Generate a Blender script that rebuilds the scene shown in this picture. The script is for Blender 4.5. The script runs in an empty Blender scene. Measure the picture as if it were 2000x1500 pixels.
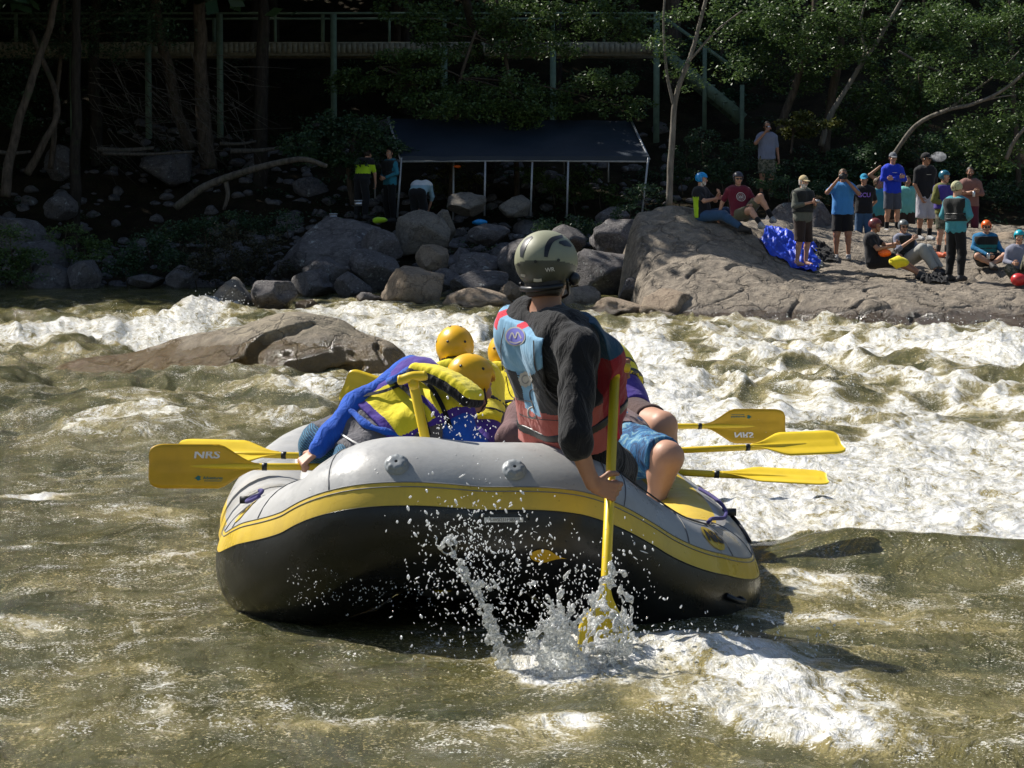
import bpy, math, random
import numpy as np
from mathutils import Vector, Matrix
R = math.radians
random.seed(7); rng = np.random.default_rng(7)
S = bpy.context.scene
COL = S.collection
# ------------------------------------------------------------------ camera
F = 4450.0; CZ = 1.55; PITCH = math.atan(280/F)
cam_d = bpy.data.cameras.new('camera'); cam = bpy.data.objects.new('camera', cam_d); COL.objects.link(cam)
cam.location = (0, 0, CZ); cam.rotation_euler = (math.pi/2-PITCH, 0, 0)
cam_d.sensor_width = 36; cam_d.lens = 36*F/2000; cam_d.clip_start = .1; cam_d.clip_end = 600
S.camera = cam
cP, sP = math.cos(PITCH), math.sin(PITCH)
def W(px, py, Y):
    """photo point (2000x1500) at world distance Y -> world point"""
    dx = (px-1000)/F; dv = -(py-750)/F
    d = np.array([dx, cP+sP*dv, -sP+cP*dv]); return np.array([0, 0, CZ])+d*(Y/d[1])
def WZ(px, py, z):
    dx = (px-1000)/F; dv = -(py-750)/F
    d = np.array([dx, cP+sP*dv, -sP+cP*dv]); return np.array([0, 0, CZ])+d*((z-CZ)/d[2])
# ------------------------------------------------------------------ numpy noise
def _h(i, j, k):
    n = (i*374761393+j*668265263+k*1274126177) & 0xffffffff
    n = ((n ^ (n >> 13))*1103515245) & 0xffffffff
    n = ((n ^ (n >> 15))*2654435761) & 0xffffffff
    return (n >> 7) & 0xffff
_A = rng.normal(size=(65536, 3)).astype(np.float32); _A /= np.linalg.norm(_A, axis=1)[:, None]
def pn(x, y, z=0.0):
    x, y, z = np.broadcast_arrays(np.asarray(x, float), np.asarray(y, float), np.asarray(z, float))
    xi = np.floor(x).astype(np.int64); yi = np.floor(y).astype(np.int64); zi = np.floor(z).astype(np.int64)
    xf, yf, zf = x-xi, y-yi, z-zi
    u = xf**3*(xf*(xf*6-15)+10); v = yf**3*(yf*(yf*6-15)+10); w = zf**3*(zf*(zf*6-15)+10)
    r = 0
    for a in (0, 1):
        for b in (0, 1):
            for c in (0, 1):
                g = _A[_h(xi+a, yi+b, zi+c)]
                d = g[..., 0]*(xf-a)+g[..., 1]*(yf-b)+g[..., 2]*(zf-c)
                r = r+d*(u if a else 1-u)*(v if b else 1-v)*(w if c else 1-w)
    return r*1.6
def fbm(x, y, z=0.0, o=4, g=.5, l=2.03):
    s = 0; a = 1
    for q in range(o):
        s = s+a*pn(np.asarray(x)*l**q+q*7.3, np.asarray(y)*l**q-q*3.1, np.asarray(z)*l**q+q*1.7); a *= g
    return s
def sst(a, b, x):
    t = np.clip((np.asarray(x, float)-a)/(b-a), 0, 1); return t*t*(3-2*t)
# ------------------------------------------------------------------ objects
def props(o, label=None, cat=None, group=None, kind=None):
    if label: o['label'] = label
    if cat: o['category'] = cat
    if group: o['group'] = group
    if kind: o['kind'] = kind
    return o
def empty(name, loc, label=None, cat=None, group=None):
    o = bpy.data.objects.new(name, None); COL.objects.link(o); o.location = tuple(float(v) for v in loc)
    o.empty_display_size = .1
    return props(o, label, cat, group)
def meshdata(name, V, Fc, mats=(), midx=None, smooth=True):
    """V (n,3); Fc list/array of faces (quads ndarray, or list of lists)"""
    V = np.asarray(V, np.float32); me = bpy.data.meshes.new(name)
    if isinstance(Fc, np.ndarray):
        nf, k = Fc.shape
        me.vertices.add(len(V)); me.vertices.foreach_set('co', V.ravel())
        me.loops.add(nf*k); me.loops.foreach_set('vertex_index', Fc.astype(np.int32).ravel())
        me.polygons.add(nf); me.polygons.foreach_set('loop_start', np.arange(0, nf*k, k, dtype=np.int32))
        me.polygons.foreach_set('loop_total', np.full(nf, k, np.int32))
        me.update(calc_edges=True); me.validate()
    else:
        me.from_pydata([tuple(map(float, v)) for v in V], [], [tuple(int(i) for i in f) for f in Fc]); nf = len(Fc)
        me.update()
    for m in (mats if isinstance(mats, (list, tuple)) else [mats]): me.materials.append(m)
    if midx is not None and len(me.polygons) == len(midx): me.polygons.foreach_set('material_index', np.asarray(midx, np.int32))
    if smooth: me.polygons.foreach_set('use_smooth', np.ones(len(me.polygons), bool))
    return me
def mkobj(name, V, Fc, mats=(), parent=None, midx=None, smooth=True):
    """V in world coordinates; parent: an object with only a location/rotation"""
    V = np.asarray(V, float)
    if parent is not None:
        base = parent; off = np.array(base.location, float)
        while base.parent is not None: base = base.parent; off = off+np.array(base.location, float)
        V = V-off
    o = bpy.data.objects.new(name, meshdata(name, V, Fc, mats, midx, smooth)); COL.objects.link(o)
    if parent is not None: o.parent = parent
    return o
def thing(name, V, Fc, mats, label, cat, group=None, kind=None, midx=None, smooth=True, loc=None):
    V = np.asarray(V, float)
    loc = V.mean(0) if loc is None else np.asarray(loc, float)
    o = mkobj(name, V-loc, Fc, mats, None, midx, smooth); o.location = tuple(loc)
    return props(o, label, cat, group, kind)
def cat_mesh(parts):
    Vs = []; Fs = []; n = 0
    for V, Fc in parts:
        Vs.append(np.asarray(V, float)); Fs.append(np.asarray(Fc)+n); n += len(V)
    return np.concatenate(Vs), np.concatenate(Fs)
# ------------------------------------------------------------------ primitive meshes (all quads)
def box(c, s, rot=None):
    c = np.asarray(c, float); s = np.asarray(s, float)/2
    V = np.array([[x, y, z] for x in (-1, 1) for y in (-1, 1) for z in (-1, 1)], float)*s
    if rot is not None: V = V@np.asarray(rot).T
    Fc = np.array([[0, 1, 3, 2], [4, 6, 7, 5], [0, 4, 5, 1], [2, 3, 7, 6], [0, 2, 6, 4], [1, 5, 7, 3]])
    return V+c, Fc
def unit(v):
    v = np.asarray(v, float); n = np.linalg.norm(v); return v/n if n > 1e-9 else v
def beam(a, b, w, h, up=(0, 0, 1)):
    a = np.asarray(a, float); b = np.asarray(b, float); y = unit(b-a); x = unit(np.cross(y, up)); z = np.cross(x, y)
    return box((a+b)/2, (w, np.linalg.norm(b-a), h), np.stack([x, y, z], 1))
def tube(P, r, n=10, closed=False, cap=True, flat=1.0):
    P = np.asarray(P, float); m = len(P); r = np.broadcast_to(np.asarray(r, float), (m,))
    T = np.zeros_like(P)
    if closed: T = np.roll(P, -1, 0)-np.roll(P, 1, 0)
    else: T[1:-1] = P[2:]-P[:-2]; T[0] = P[1]-P[0]; T[-1] = P[-1]-P[-2]
    T /= np.linalg.norm(T, axis=1)[:, None]+1e-12
    u = np.array([0, 0, 1.]) if abs(T[0, 2]) < .9 else np.array([1., 0, 0])
    V = []; a = np.arange(n)*2*math.pi/n
    for i in range(m):
        x = unit(u-T[i]*np.dot(u, T[i])); y = np.cross(T[i], x); u = x
        V.append(P[i]+r[i]*(np.cos(a)[:, None]*x*flat+np.sin(a)[:, None]*y))
    V = np.concatenate(V); Fc = []
    for i in range(m if closed else m-1):
        j = (i+1) % m
        for k in range(n):
            l = (k+1) % n; Fc.append([i*n+k, i*n+l, j*n+l, j*n+k])
    if cap and not closed:
        for i, rev in ((0, True), (m-1, False)):
            c = len(V); V = np.vstack([V, P[i]])
            for k in range(0, n, 2):
                q = [c, i*n+k, i*n+(k+1) % n, i*n+(k+2) % n]
                Fc.append([q[0], q[3], q[2], q[1]] if rev else q)
    return V, np.array(Fc)
def catmull(P, n=8, closed=False):
    P = np.asarray(P, float)
    Q = np.vstack([P[-1:], P, P[:2]]) if closed else np.vstack([2*P[0]-P[1], P, 2*P[-1]-P[-2]])
    out = []
    for i in range(len(Q)-3):
        a, b, c, d = Q[i:i+4]
        for t in np.arange(n)/n:
            out.append(.5*((2*b)+(-a+c)*t+(2*a-5*b+4*c-d)*t*t+(-a+3*b-3*c+d)*t**3))
    if not closed: out.append(P[-1])
    return np.array(out)
def sphere(c, r, nu=12, nv=8):
    c = np.asarray(c, float); r = np.broadcast_to(np.asarray(r, float), (3,))
    V = []
    for j in range(nv+1):
        ph = math.pi*(j/nv)*.998+.001*math.pi
        for i in range(nu):
            th = 2*math.pi*i/nu; V.append([math.sin(ph)*math.cos(th), math.sin(ph)*math.sin(th), math.cos(ph)])
    Fc = [[j*nu+i, (j+1)*nu+i, (j+1)*nu+(i+1) % nu, j*nu+(i+1) % nu] for j in range(nv) for i in range(nu)]
    return np.array(V)*r+c, np.array(Fc)
def lathe(prof, c, axis=(0, 0, 1), n=16):
    """prof list of (radius, height along axis)"""
    a = unit(axis); x = unit(np.cross(a, (0.3, 1, .2))); y = np.cross(a, x); V = []
    for r, h in prof:
        for k in range(n):
            t = 2*math.pi*k/n; V.append(np.asarray(c)+a*h+r*(math.cos(t)*x+math.sin(t)*y))
    Fc = [[j*n+i, j*n+(i+1) % n, (j+1)*n+(i+1) % n, (j+1)*n+i] for j in range(len(prof)-1) for i in range(n)]
    return np.array(V), np.array(Fc)
_ico = {}
def ico(sub):
    if sub not in _ico:
        import bmesh
        bm = bmesh.new(); bmesh.ops.create_icosphere(bm, subdivisions=sub, radius=1); bm.verts.ensure_lookup_table()
        _ico[sub] = (np.array([v.co[:] for v in bm.verts]), np.array([[v.index for v in f.verts] for f in bm.faces])); bm.free()
    return _ico[sub]
# ------------------------------------------------------------------ signed distance surfaces
def surfnets(fn, lo, hi, res):
    lo = np.asarray(lo, float); hi = np.asarray(hi, float)
    n = np.maximum(np.ceil((hi-lo)/res).astype(int)+1, 3)
    ax = [lo[i]+np.arange(n[i])*res for i in range(3)]
    m = 4; nb = -(-n//m); cx = [lo[i]+(np.arange(nb[i])*m+(m-1)/2)*res for i in range(3)]      # coarse pass, then only the blocks near the surface
    vc = fn(np.stack(np.meshgrid(*cx, indexing='ij'), -1).astype(np.float32)).astype(np.float32); near = np.abs(vc) < m*res*1.25+.014
    up = lambda a: np.repeat(np.repeat(np.repeat(a, m, 0), m, 1), m, 2)[:n[0], :n[1], :n[2]]
    v = up(vc).copy(); idx = np.argwhere(up(near))
    if len(idx): v[tuple(idx.T)] = fn((lo+idx*res).astype(np.float32)).astype(np.float32)
    v[0] = np.maximum(v[0], .5*res); v[-1] = np.maximum(v[-1], .5*res); v[:, 0] = np.maximum(v[:, 0], .5*res); v[:, -1] = np.maximum(v[:, -1], .5*res)
    v[:, :, 0] = np.maximum(v[:, :, 0], .5*res); v[:, :, -1] = np.maximum(v[:, :, -1], .5*res)
    s = v < 0
    cs = [s[a:n[0]-1+a, b:n[1]-1+b, c:n[2]-1+c] for a in (0, 1) for b in (0, 1) for c in (0, 1)]
    cnt = sum(c.astype(np.int8) for c in cs); mix = (cnt > 0) & (cnt < 8)
    idx = np.argwhere(mix)
    if len(idx) == 0: return np.zeros((0, 3)), np.zeros((0, 4), int)
    ids = -np.ones(mix.shape, np.int64); ids[tuple(idx.T)] = np.arange(len(idx))
    acc = np.zeros((len(idx), 3)); num = np.zeros(len(idx))
    for d in range(3):
        o1, o2 = [q for q in range(3) if q != d]
        for a in (0, 1):
            for b in (0, 1):
                p = idx.copy(); p[:, o1] += a; p[:, o2] += b; q = p.copy(); q[:, d] += 1
                v0 = v[tuple(p.T)]; v1 = v[tuple(q.T)]; m = (v0 < 0) != (v1 < 0)
                t = np.where(m, v0/(v0-v1+1e-20), 0)
                pos = p-idx+0.0; pos[:, d] += t
                acc += np.where(m[:, None], pos, 0); num += m
    V = lo+(idx+acc/num[:, None])*res
    Fs = []
    for d in range(3):
        o1, o2 = [(1, 2), (2, 0), (0, 1)][d]
        sl = [slice(None)]*3; sh = [slice(None)]*3; sl[d] = slice(0, -1); sh[d] = slice(1, None)
        a, b = s[tuple(sl)], s[tuple(sh)]; e = np.argwhere(a != b)
        e = e[(e[:, o1] > 0) & (e[:, o2] > 0) & (e[:, o1] < n[o1]-1) & (e[:, o2] < n[o2]-1)]
        if len(e) == 0: continue
        ins = a[tuple(e.T)]
        def g(i, j):
            q = e.copy(); q[:, o1] -= i; q[:, o2] -= j; return ids[tuple(q.T)]
        f = np.stack([g(1, 1), g(0, 1), g(0, 0), g(1, 0)], 1)
        f[~ins] = f[~ins][:, ::-1]; Fs.append(f)
    return V, np.concatenate(Fs)
def smin(a, b, k):
    h = np.clip(.5+.5*(b-a)/k, 0, 1); return b*(1-h)+a*h-k*h*(1-h)
def cap_d(p, a, b, ra, rb):
    a = np.asarray(a, np.float32); b = np.asarray(b, np.float32); ba = b-a; L = float(np.dot(ba, ba))+1e-9
    t = np.clip(((p-a)@ba)/L, 0, 1); return np.linalg.norm(p-a-t[..., None]*ba, axis=-1)-(ra+(rb-ra)*t)
def ell_d(p, c, r, M=None):
    q = p-np.asarray(c, np.float32)
    if M is not None: q = q@np.asarray(M, np.float32)      # columns of M are the local axes
    r = np.asarray(r, np.float32); k0 = np.linalg.norm(q/r, axis=-1); k1 = np.linalg.norm(q/(r*r), axis=-1)+1e-9
    return k0*(k0-1)/k1
def bounds(pts, pad):
    P = np.array(pts); return P.min(0)-pad, P.max(0)+pad
# ------------------------------------------------------------------ materials
class NT:
    def __init__(s, name):
        s.m = bpy.data.materials.new(name); s.m.use_nodes = True; s.t = s.m.node_tree; s.t.nodes.clear()
        s.out = s.t.nodes.new('ShaderNodeOutputMaterial')
    def n(s, ty, **kw):
        q = s.t.nodes.new(ty)
        for k, v in kw.items():
            if k in ('inputs',):
                for a, b in v.items():
                    if hasattr(b, 'is_linked') or isinstance(b, bpy.types.NodeSocket): s.t.links.new(b, q.inputs[a])
                    else: q.inputs[a].default_value = b
            else: setattr(q, k, v)
        return q
    def math(s, op, a, b=None, c=None, clamp=False):
        q = s.t.nodes.new('ShaderNodeMath'); q.operation = op; q.use_clamp = clamp
        for i, x in enumerate((a, b, c)):
            if x is None: continue
            if isinstance(x, bpy.types.NodeSocket): s.t.links.new(x, q.inputs[i])
            else: q.inputs[i].default_value = x
        return q.outputs[0]
    def noise(s, scale, detail=4, rough=.5, vec=None, dist=0, out='Fac', **kw):
        q = s.n('ShaderNodeTexNoise', inputs={'Scale': scale, 'Detail': detail, 'Roughness': rough, 'Distortion': dist}, **kw)
        if vec is not None: s.t.links.new(vec, q.inputs['Vector'])
        return q.outputs[out]
    def ramp(s, fac, stops, interp='LINEAR'):
        q = s.t.nodes.new('ShaderNodeValToRGB'); cr = q.color_ramp; cr.interpolation = interp
        while len(cr.elements) < len(stops): cr.elements.new(.5)
        for e, (p, c) in zip(cr.elements, stops):
            e.position = p; e.color = (c, c, c, 1) if isinstance(c, (int, float)) else (*c, 1)
        s.t.links.new(fac, q.inputs[0]); return q.outputs[0]
    def mix(s, fac, a, b, blend='MIX'):
        q = s.t.nodes.new('ShaderNodeMix'); q.data_type = 'RGBA'; q.blend_type = blend
        for i, x in ((0, fac), (6, a), (7, b)):
            if isinstance(x, bpy.types.NodeSocket): s.t.links.new(x, q.inputs[i])
            elif isinstance(x, (int, float)) and i: q.inputs[i].default_value = (x, x, x, 1)
            elif i: q.inputs[i].default_value = (*x, 1)
            else: q.inputs[i].default_value = x
        return q.outputs[2]
    def obj(s): return s.n('ShaderNodeTexCoord').outputs['Object']
    def pos(s): return s.n('ShaderNodeNewGeometry').outputs['Position']
    def mapping(s, vec, scale=(1, 1, 1), rot=(0, 0, 0), loc=(0, 0, 0)):
        q = s.n('ShaderNodeMapping', inputs={'Scale': scale, 'Rotation': rot, 'Location': loc}); s.t.links.new(vec, q.inputs['Vector']); return q.outputs[0]
    def bump(s, h, strength=.5, dist=.01, normal=None):
        q = s.n('ShaderNodeBump', inputs={'Strength': strength, 'Distance': dist}); s.t.links.new(h, q.inputs['Height'])
        if normal is not None: s.t.links.new(normal, q.inputs['Normal'])
        return q.outputs[0]
    def princ(s, **kw):
        q = s.n('ShaderNodeBsdfPrincipled')
        for k, v in kw.items():
            k = {'color': 'Base Color', 'rough': 'Roughness', 'metal': 'Metallic', 'normal': 'Normal', 'spec': 'Specular IOR Level', 'ior': 'IOR', 'trans': 'Transmission Weight', 'alpha': 'Alpha', 'sheen': 'Sheen Weight', 'coat': 'Coat Weight', 'sss': 'Subsurface Weight'}.get(k, k)
            if isinstance(v, bpy.types.NodeSocket): s.t.links.new(v, q.inputs[k])
            else: q.inputs[k].default_value = (*v, 1) if isinstance(v, tuple) and len(v) == 3 and q.inputs[k].type == 'RGBA' else v
        return q.outputs[0]
    def done(s, sh): s.t.links.new(sh, s.out.inputs['Surface']); return s.m
def basic(name, col, rough=.6, var=.25, scale=8, bump=.15, bscale=60, bdist=.004, spec=.5, metal=0, coat=0, stretch=(1, 1, 1)):
    t = NT(name); v = t.mapping(t.obj(), stretch)
    n = t.noise(scale, 5, .6, v); c = t.mix(t.ramp(n, [(.3, 0), (.7, 1)]), tuple(x*(1-var) for x in col), tuple(min(1, x*(1+var)) for x in col))
    h = t.noise(bscale, 4, .6, v)
    return t.done(t.princ(color=c, rough=t.math('ADD', t.math('MULTIPLY', n, .2), rough-.1), normal=t.bump(h, bump, bdist), spec=spec, metal=metal, coat=coat))
_fm = {}
def fabric(name, col, rough=.85, fold=.5, spec=.25):
    if name in _fm: return _fm[name]
    t = NT(name); v = t.obj()
    n = t.noise(14, 4, .6, t.mapping(v, (1, 1, .5)), dist=.6); c = t.mix(n, tuple(x*.78 for x in col), tuple(min(1, x*1.18) for x in col))
    f = t.noise(22, 3, .55, t.mapping(v, (1, 1, .35), rot=(.4, .5, 0)), dist=1.2); w = t.noise(500, 1, .5, v)
    h = t.math('ADD', f, t.math('MULTIPLY', w, .08))
    _fm[name] = t.done(t.princ(color=c, rough=rough, normal=t.bump(h, fold, .02), spec=spec, sheen=.15)); return _fm[name]
def skinmat(name, col):
    t = NT(name); v = t.obj(); n = t.noise(25, 4, .6, v)
    c = t.mix(n, tuple(x*a for x, a in zip(col, (.9, .82, .8))), tuple(min(1, x*a) for x, a in zip(col, (1.08, 1.05, 1.05))))
    return t.done(t.princ(color=c, rough=.5, normal=t.bump(t.noise(300, 2, .5, v), .15, .001), spec=.4))
# ------------------------------------------------------------------ light
SUN = unit((-.57, .37, .735))
w = bpy.data.worlds.new('World'); S.world = w; w.use_nodes = True
nt = w.node_tree; nt.nodes.clear()
sky = nt.nodes.new('ShaderNodeTexSky'); sky.sky_type = 'NISHITA'; sky.sun_disc = False
sky.sun_elevation = math.asin(SUN[2]); sky.sun_rotation = math.atan2(SUN[0], SUN[1])
bg = nt.nodes.new('ShaderNodeBackground'); bg.inputs[1].default_value = .07
wo = nt.nodes.new('ShaderNodeOutputWorld'); nt.links.new(sky.outputs[0], bg.inputs[0]); nt.links.new(bg.outputs[0], wo.inputs[0])
sd = bpy.data.lights.new('sun', 'SUN'); sd.energy = 5.0; sd.angle = R(.5); sd.color = (1, .95, .87)
so = bpy.data.objects.new('sun', sd); COL.objects.link(so); so.rotation_euler = Vector(SUN).to_track_quat('Z', 'Y').to_euler()
so.location = (-20, 10, 40)
S.render.engine = 'CYCLES'; S.render.resolution_x = 1024; S.render.resolution_y = 768
S.view_settings.view_transform = 'Standard'; S.view_settings.look = 'None'; S.view_settings.exposure = 0.45; S.view_settings.gamma = 1
try:
    S.cycles.max_bounces = 6; S.cycles.diffuse_bounces = 2; S.cycles.glossy_bounces = 3; S.cycles.transmission_bounces = 6; S.cycles.transparent_max_bounces = 8
    S.cycles.sample_clamp_indirect = 4; S.cycles.caustics_reflective = False; S.cycles.caustics_refractive = False
except Exception: pass

# ------------------------------------------------------------------ river
def level(x, y): return .04+.51*sst(33, 50, y)*(1-.75*sst(2.5, 8, x))
def blob(x, y, px, py, rx, ry, z=0.0):
    c = WZ(px, py, z); wx = rx*c[1]/F; wy = ry*c[1]**2/(F*(CZ-z))
    return np.exp(-(((x-c[0])/wx)**2+((y-c[1])/wy)**2))
FOAM = [(60,648,200,20,1.1,.2),(330,645,120,18,.9,.2),(420,615,50,20,1.3,.2),(620,618,150,16,.8,.2),(760,640,150,28,.8,.2),(870,690,120,50,.7,.1),(820,750,80,40,.6,.05),
 (1220,710,90,60,.75,.1),(1290,780,110,50,.7,.05),(1480,690,200,30,.45,.05),(1750,690,150,16,.5,.1),(1930,700,160,40,1.2,.1),(1650,800,300,60,.25,0),(1900,870,200,60,.5,0),
 (1750,960,330,95,1.25,0),(1560,960,140,80,.9,0),(1450,900,120,50,.6,0),(250,838,130,30,.75,0),(420,790,140,16,.3,0),(570,810,110,40,.40,0),(650,780,60,40,.4,0),(540,935,60,30,.9,0),
 (50,985,70,14,.9,0),(300,1020,160,18,.45,0),(120,1085,160,12,.45,0),(340,1100,70,10,.6,0),(150,1240,170,16,.5,0),(500,1290,120,14,.42,0),(300,1330,200,12,.3,0),(560,1440,150,14,.35,0),
 (1140,1310,130,50,1.1,0),(1060,1345,100,30,.9,0),(1330,1310,150,40,.50,0),(1480,1330,130,45,.60,0),(1580,1400,120,50,.55,0),(1350,1440,300,60,.45,0),(1500,1370,240,80,.30,0),(500,880,120,40,.2,0),(620,860,90,50,.25,0),(1000,1450,260,40,.25,0),(200,1440,260,40,.2,0),(1650,1470,120,40,.7,0),(1150,1440,120,25,.5,0),
 (1560,1085,50,22,.95,0),(1600,1150,130,30,.5,0),(1620,1225,160,16,.5,0),(1350,1235,90,14,.7,0),(1680,1290,160,10,.5,0),(1850,1250,120,14,.3,0),(1750,1130,160,20,.35,0),(880,1290,60,20,.5,0),(740,1250,110,12,.4,0)]
def foam_field(x, y):
    f = .33+.04*sst(12, 17, y)*(1-sst(40, 44, y))+.08*sst(-1, 1, x)*sst(13, 17, y)
    for px, py, rx, ry, s, z in FOAM: f = np.maximum(f, f+s*blob(x, y, px, py, rx, ry, z)*(1-.35*f))
    f = f+.20*sst(.2, .6, x+.12*(y-10))*sst(13.5, 17, y)*(1-sst(37, 41, y))
    edge = 10.93+.10*np.sin(x*1.7)+.05*np.sin(x*4.1+1)
    f = f+.9*sst(.95, 1.3, x)*sst(edge+.02, edge+.12, y)*(1-sst(14, 17, y))
    f = f*(1-.97*sst(.95, 1.3, x)*(1-sst(edge, edge+.07, y))*sst(edge-.75, edge-.3, y))
    f = f*(1-.93*sst(42.5, 45, y)*(1-sst(-1, 3, x)))
    g = fbm(x*1.05+.5*pn(x*.8, y*.8, 4), y*.62+.5*pn(x*.8, y*.8, 8), 11, 3); g2 = 1-np.abs(pn(x*1.7+.6*pn(x, y, 2), y*.95+.6*pn(x, y, 6), 12))*2.2
    f = f-.75*sst(.15, -.42, g)*sst(.12, .5, f)*(1-.75*sst(1.0, 1.15, f))+(.16+.42*sst(-1.5, .5, x))*np.clip(g2-.25, 0, 1)*sst(11, 14, y)*(1-sst(40, 43, y))+.22*np.clip(g2-.3, 0, 1)*sst(13, 10, y)
    return np.clip(f, 0, 1.15)
def water_z(x, y, f=None):
    if f is None: f = foam_field(x, y)
    wx = x+.35*pn(x*.5, y*.5, 3); wy = y+.35*pn(x*.5, y*.5, 9)
    far = sst(12, 22, y); calm = 1-.8*sst(43, 47, y)
    z = level(x, y)
    z = z+(.030+.085*far)*pn(wx*.9, wy*.75, 1)*calm+(.016+.04*far)*pn(wx*2.3+4, wy*1.9, 2)*calm
    rid = 1-np.abs(pn(wx*3.1, wy*2.3, 5))*2
    g = 1-np.abs(pn(x*1.7+.6*pn(x, y, 2), y*.95+.6*pn(x, y, 6), 12))*2.2; g3 = fbm(x*.55+.4*pn(x*.6, y*.6, 4), y*.42, 31, 2); z = z+(.075*(g-.2)+.20*g3*sst(14, 24, y))*far*calm*sst(46, 38, y)
    z = z+(.006+.012*far+.012*f)*rid*calm+.006*pn(wx*9, wy*7, 4)
    z = z+np.clip(f-.3, 0, 1)*(.030+.055*far)*(fbm(wx*1.9, wy*1.6, 7, 2)+.2)*calm
    z = z+np.clip(f-.35, 0, 1)*(.022*pn(x*11, y*9, 8)+.011*pn(x*25, y*21, 9)+.012*far*pn(x*6, y*5, 10))
    edge = 10.93+.10*np.sin(x*1.7)+.05*np.sin(x*4.1+1)
    z = z+.12*sst(.85, 1.7, x)*np.exp(-((y-edge+.18)/.42)**2)-.13*sst(1, 1.6, x)*np.exp(-((y-edge-.75)/.55)**2)
    z = z+.16*np.clip(blob(x, y, 412, 612, 36, 20, .2), 0, 1)+.12*blob(x, y, 100, 645, 200, 22, .2)+.25*blob(x, y, 1930, 700, 130, 40, .1)+.10*blob(x, y, 250, 850, 130, 30)
    z = z+.10*blob(x, y, 560, 790, 150, 30)+.05*blob(x, y, 1560, 1385, 110, 40)+.055*blob(x, y, 1330, 1310, 160, 30)+.06*blob(x, y, 1140, 1300, 90, 30)
    z = z-.05*blob(x, y, 900, 1190, 300, 40)
    return z
def build_water():
    nr, nc = 980, 900+96
    Y = 1/np.linspace(1/4.6, 1/56, nr); U = np.concatenate([-np.geomspace(1.1, .30, 49)[:-1], np.linspace(-.30, .30, 900), np.geomspace(.30, 1.1, 49)[1:]])
    X = Y[:, None]*U[None, :]; Yg = np.broadcast_to(Y[:, None], X.shape)
    f = foam_field(X, Yg); Z = water_z(X, Yg, f)
    V = np.stack([X, Yg, Z], -1).reshape(-1, 3)
    i = np.arange(nr-1)[:, None]*nc+np.arange(nc-1)[None, :]
    Fc = np.stack([i, i+1, i+nc+1, i+nc], -1).reshape(-1, 4)
    t = NT('river_water'); P = t.pos(); at = t.n('ShaderNodeAttribute', attribute_name='foam').outputs['Fac']
    Pm = t.mapping(P, (1, .62, 1)); warp = t.noise(1.1, 3, .5, Pm, out='Color')
    wv = t.n('ShaderNodeVectorMath', operation='MULTIPLY_ADD', inputs={0: warp, 1: (.9, .9, .9), 2: Pm}).outputs[0]
    n1 = t.noise(2.4, 10, .74, wv, dist=.5); n2 = t.noise(17, 8, .78, wv, dist=.5)
    sw = t.mapping(wv, (.55, 1.7, 1), rot=(0, 0, .35)); n3 = t.noise(5, 7, .7, sw, dist=1.2)
    rg = t.math('ABSOLUTE', t.math('SUBTRACT', t.noise(5.5, 5, .6, wv, dist=1.0), .5)); vein = t.math('SUBTRACT', .30, t.math('MULTIPLY', rg, 2.6))
    mixn = t.math('ADD', t.math('ADD', t.math('MULTIPLY', n1, .42), t.math('MULTIPLY', n2, .34)), t.math('ADD', t.math('MULTIPLY', vein, .32), t.math('MULTIPLY', n3, .30)))
    v = t.math('ADD', t.math('ADD', t.math('MULTIPLY', t.math('SUBTRACT', mixn, .62), 2.3), .5), t.math('MULTIPLY', at, .55))
    fm = t.ramp(t.math('MULTIPLY', v, .7), [(.56, 0), (.64, .5), (.80, 1)])
    glint_spk = t.ramp(t.math('ADD', t.math('ADD', t.noise(75, 2, .8, P), t.math('MULTIPLY', v, .20)), t.math('MULTIPLY', t.noise(3.2, 5, .7, wv, dist=.8), .34)), [(.885, 0), (.915, 1)])  # white specks put into the foam colour, as bubbles and as sun glints
    fm = t.math('MAXIMUM', fm, glint_spk)
    deep = t.mix(t.ramp(t.noise(1.6, 4, .6, wv), [(.35, 0), (.68, 1)]), (.052, .056, .020), (.140, .124, .042))
    deep = t.mix(t.ramp(at, [(.35, 0), (.9, 1)]), deep, t.mix(n1, (.20, .165, .06), (.42, .35, .15)))
    froth = t.mix(t.ramp(t.math('ADD', t.noise(4.5, 8, .72, wv, dist=.5), t.math('MULTIPLY', at, .10)), [(.50, 0), (.64, 1)]), (.42, .35, .16), (.90, .89, .82))
    froth = t.mix(t.ramp(at, [(.75, 0), (1.15, 1)]), froth, t.mix(t.ramp(n2, [(.36, 0), (.56, 1)]), (.60, .57, .44), (.92, .92, .90)))
    h1 = t.math('ADD', t.noise(5, 6, .66, wv, dist=.6), t.math('MULTIPLY', t.noise(38, 4, .8, P), .16))
    b1 = t.bump(h1, 1.0, .085)
    hb = t.math('ADD', t.noise(7, 7, .66, wv, dist=.8), t.math('MULTIPLY', t.noise(60, 3, .7, P), .12)); b2 = t.bump(hb, 1.0, .065)
    wat = t.princ(color=deep, rough=.07, ior=1.33, normal=b1, spec=.6)
    fo = t.princ(color=froth, rough=.22, normal=b2, spec=.5)
    mx = t.n('ShaderNodeMixShader'); t.t.links.new(fm, mx.inputs[0]); t.t.links.new(wat, mx.inputs[1]); t.t.links.new(fo, mx.inputs[2])
    m = t.done(mx.outputs[0])
    o = mkobj('river_water', V, Fc, m); props(o, kind='structure')
    a = o.data.attributes.new('foam', 'FLOAT', 'POINT'); a.data.foreach_set('value', f.astype(np.float32).ravel())
build_water()

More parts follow.
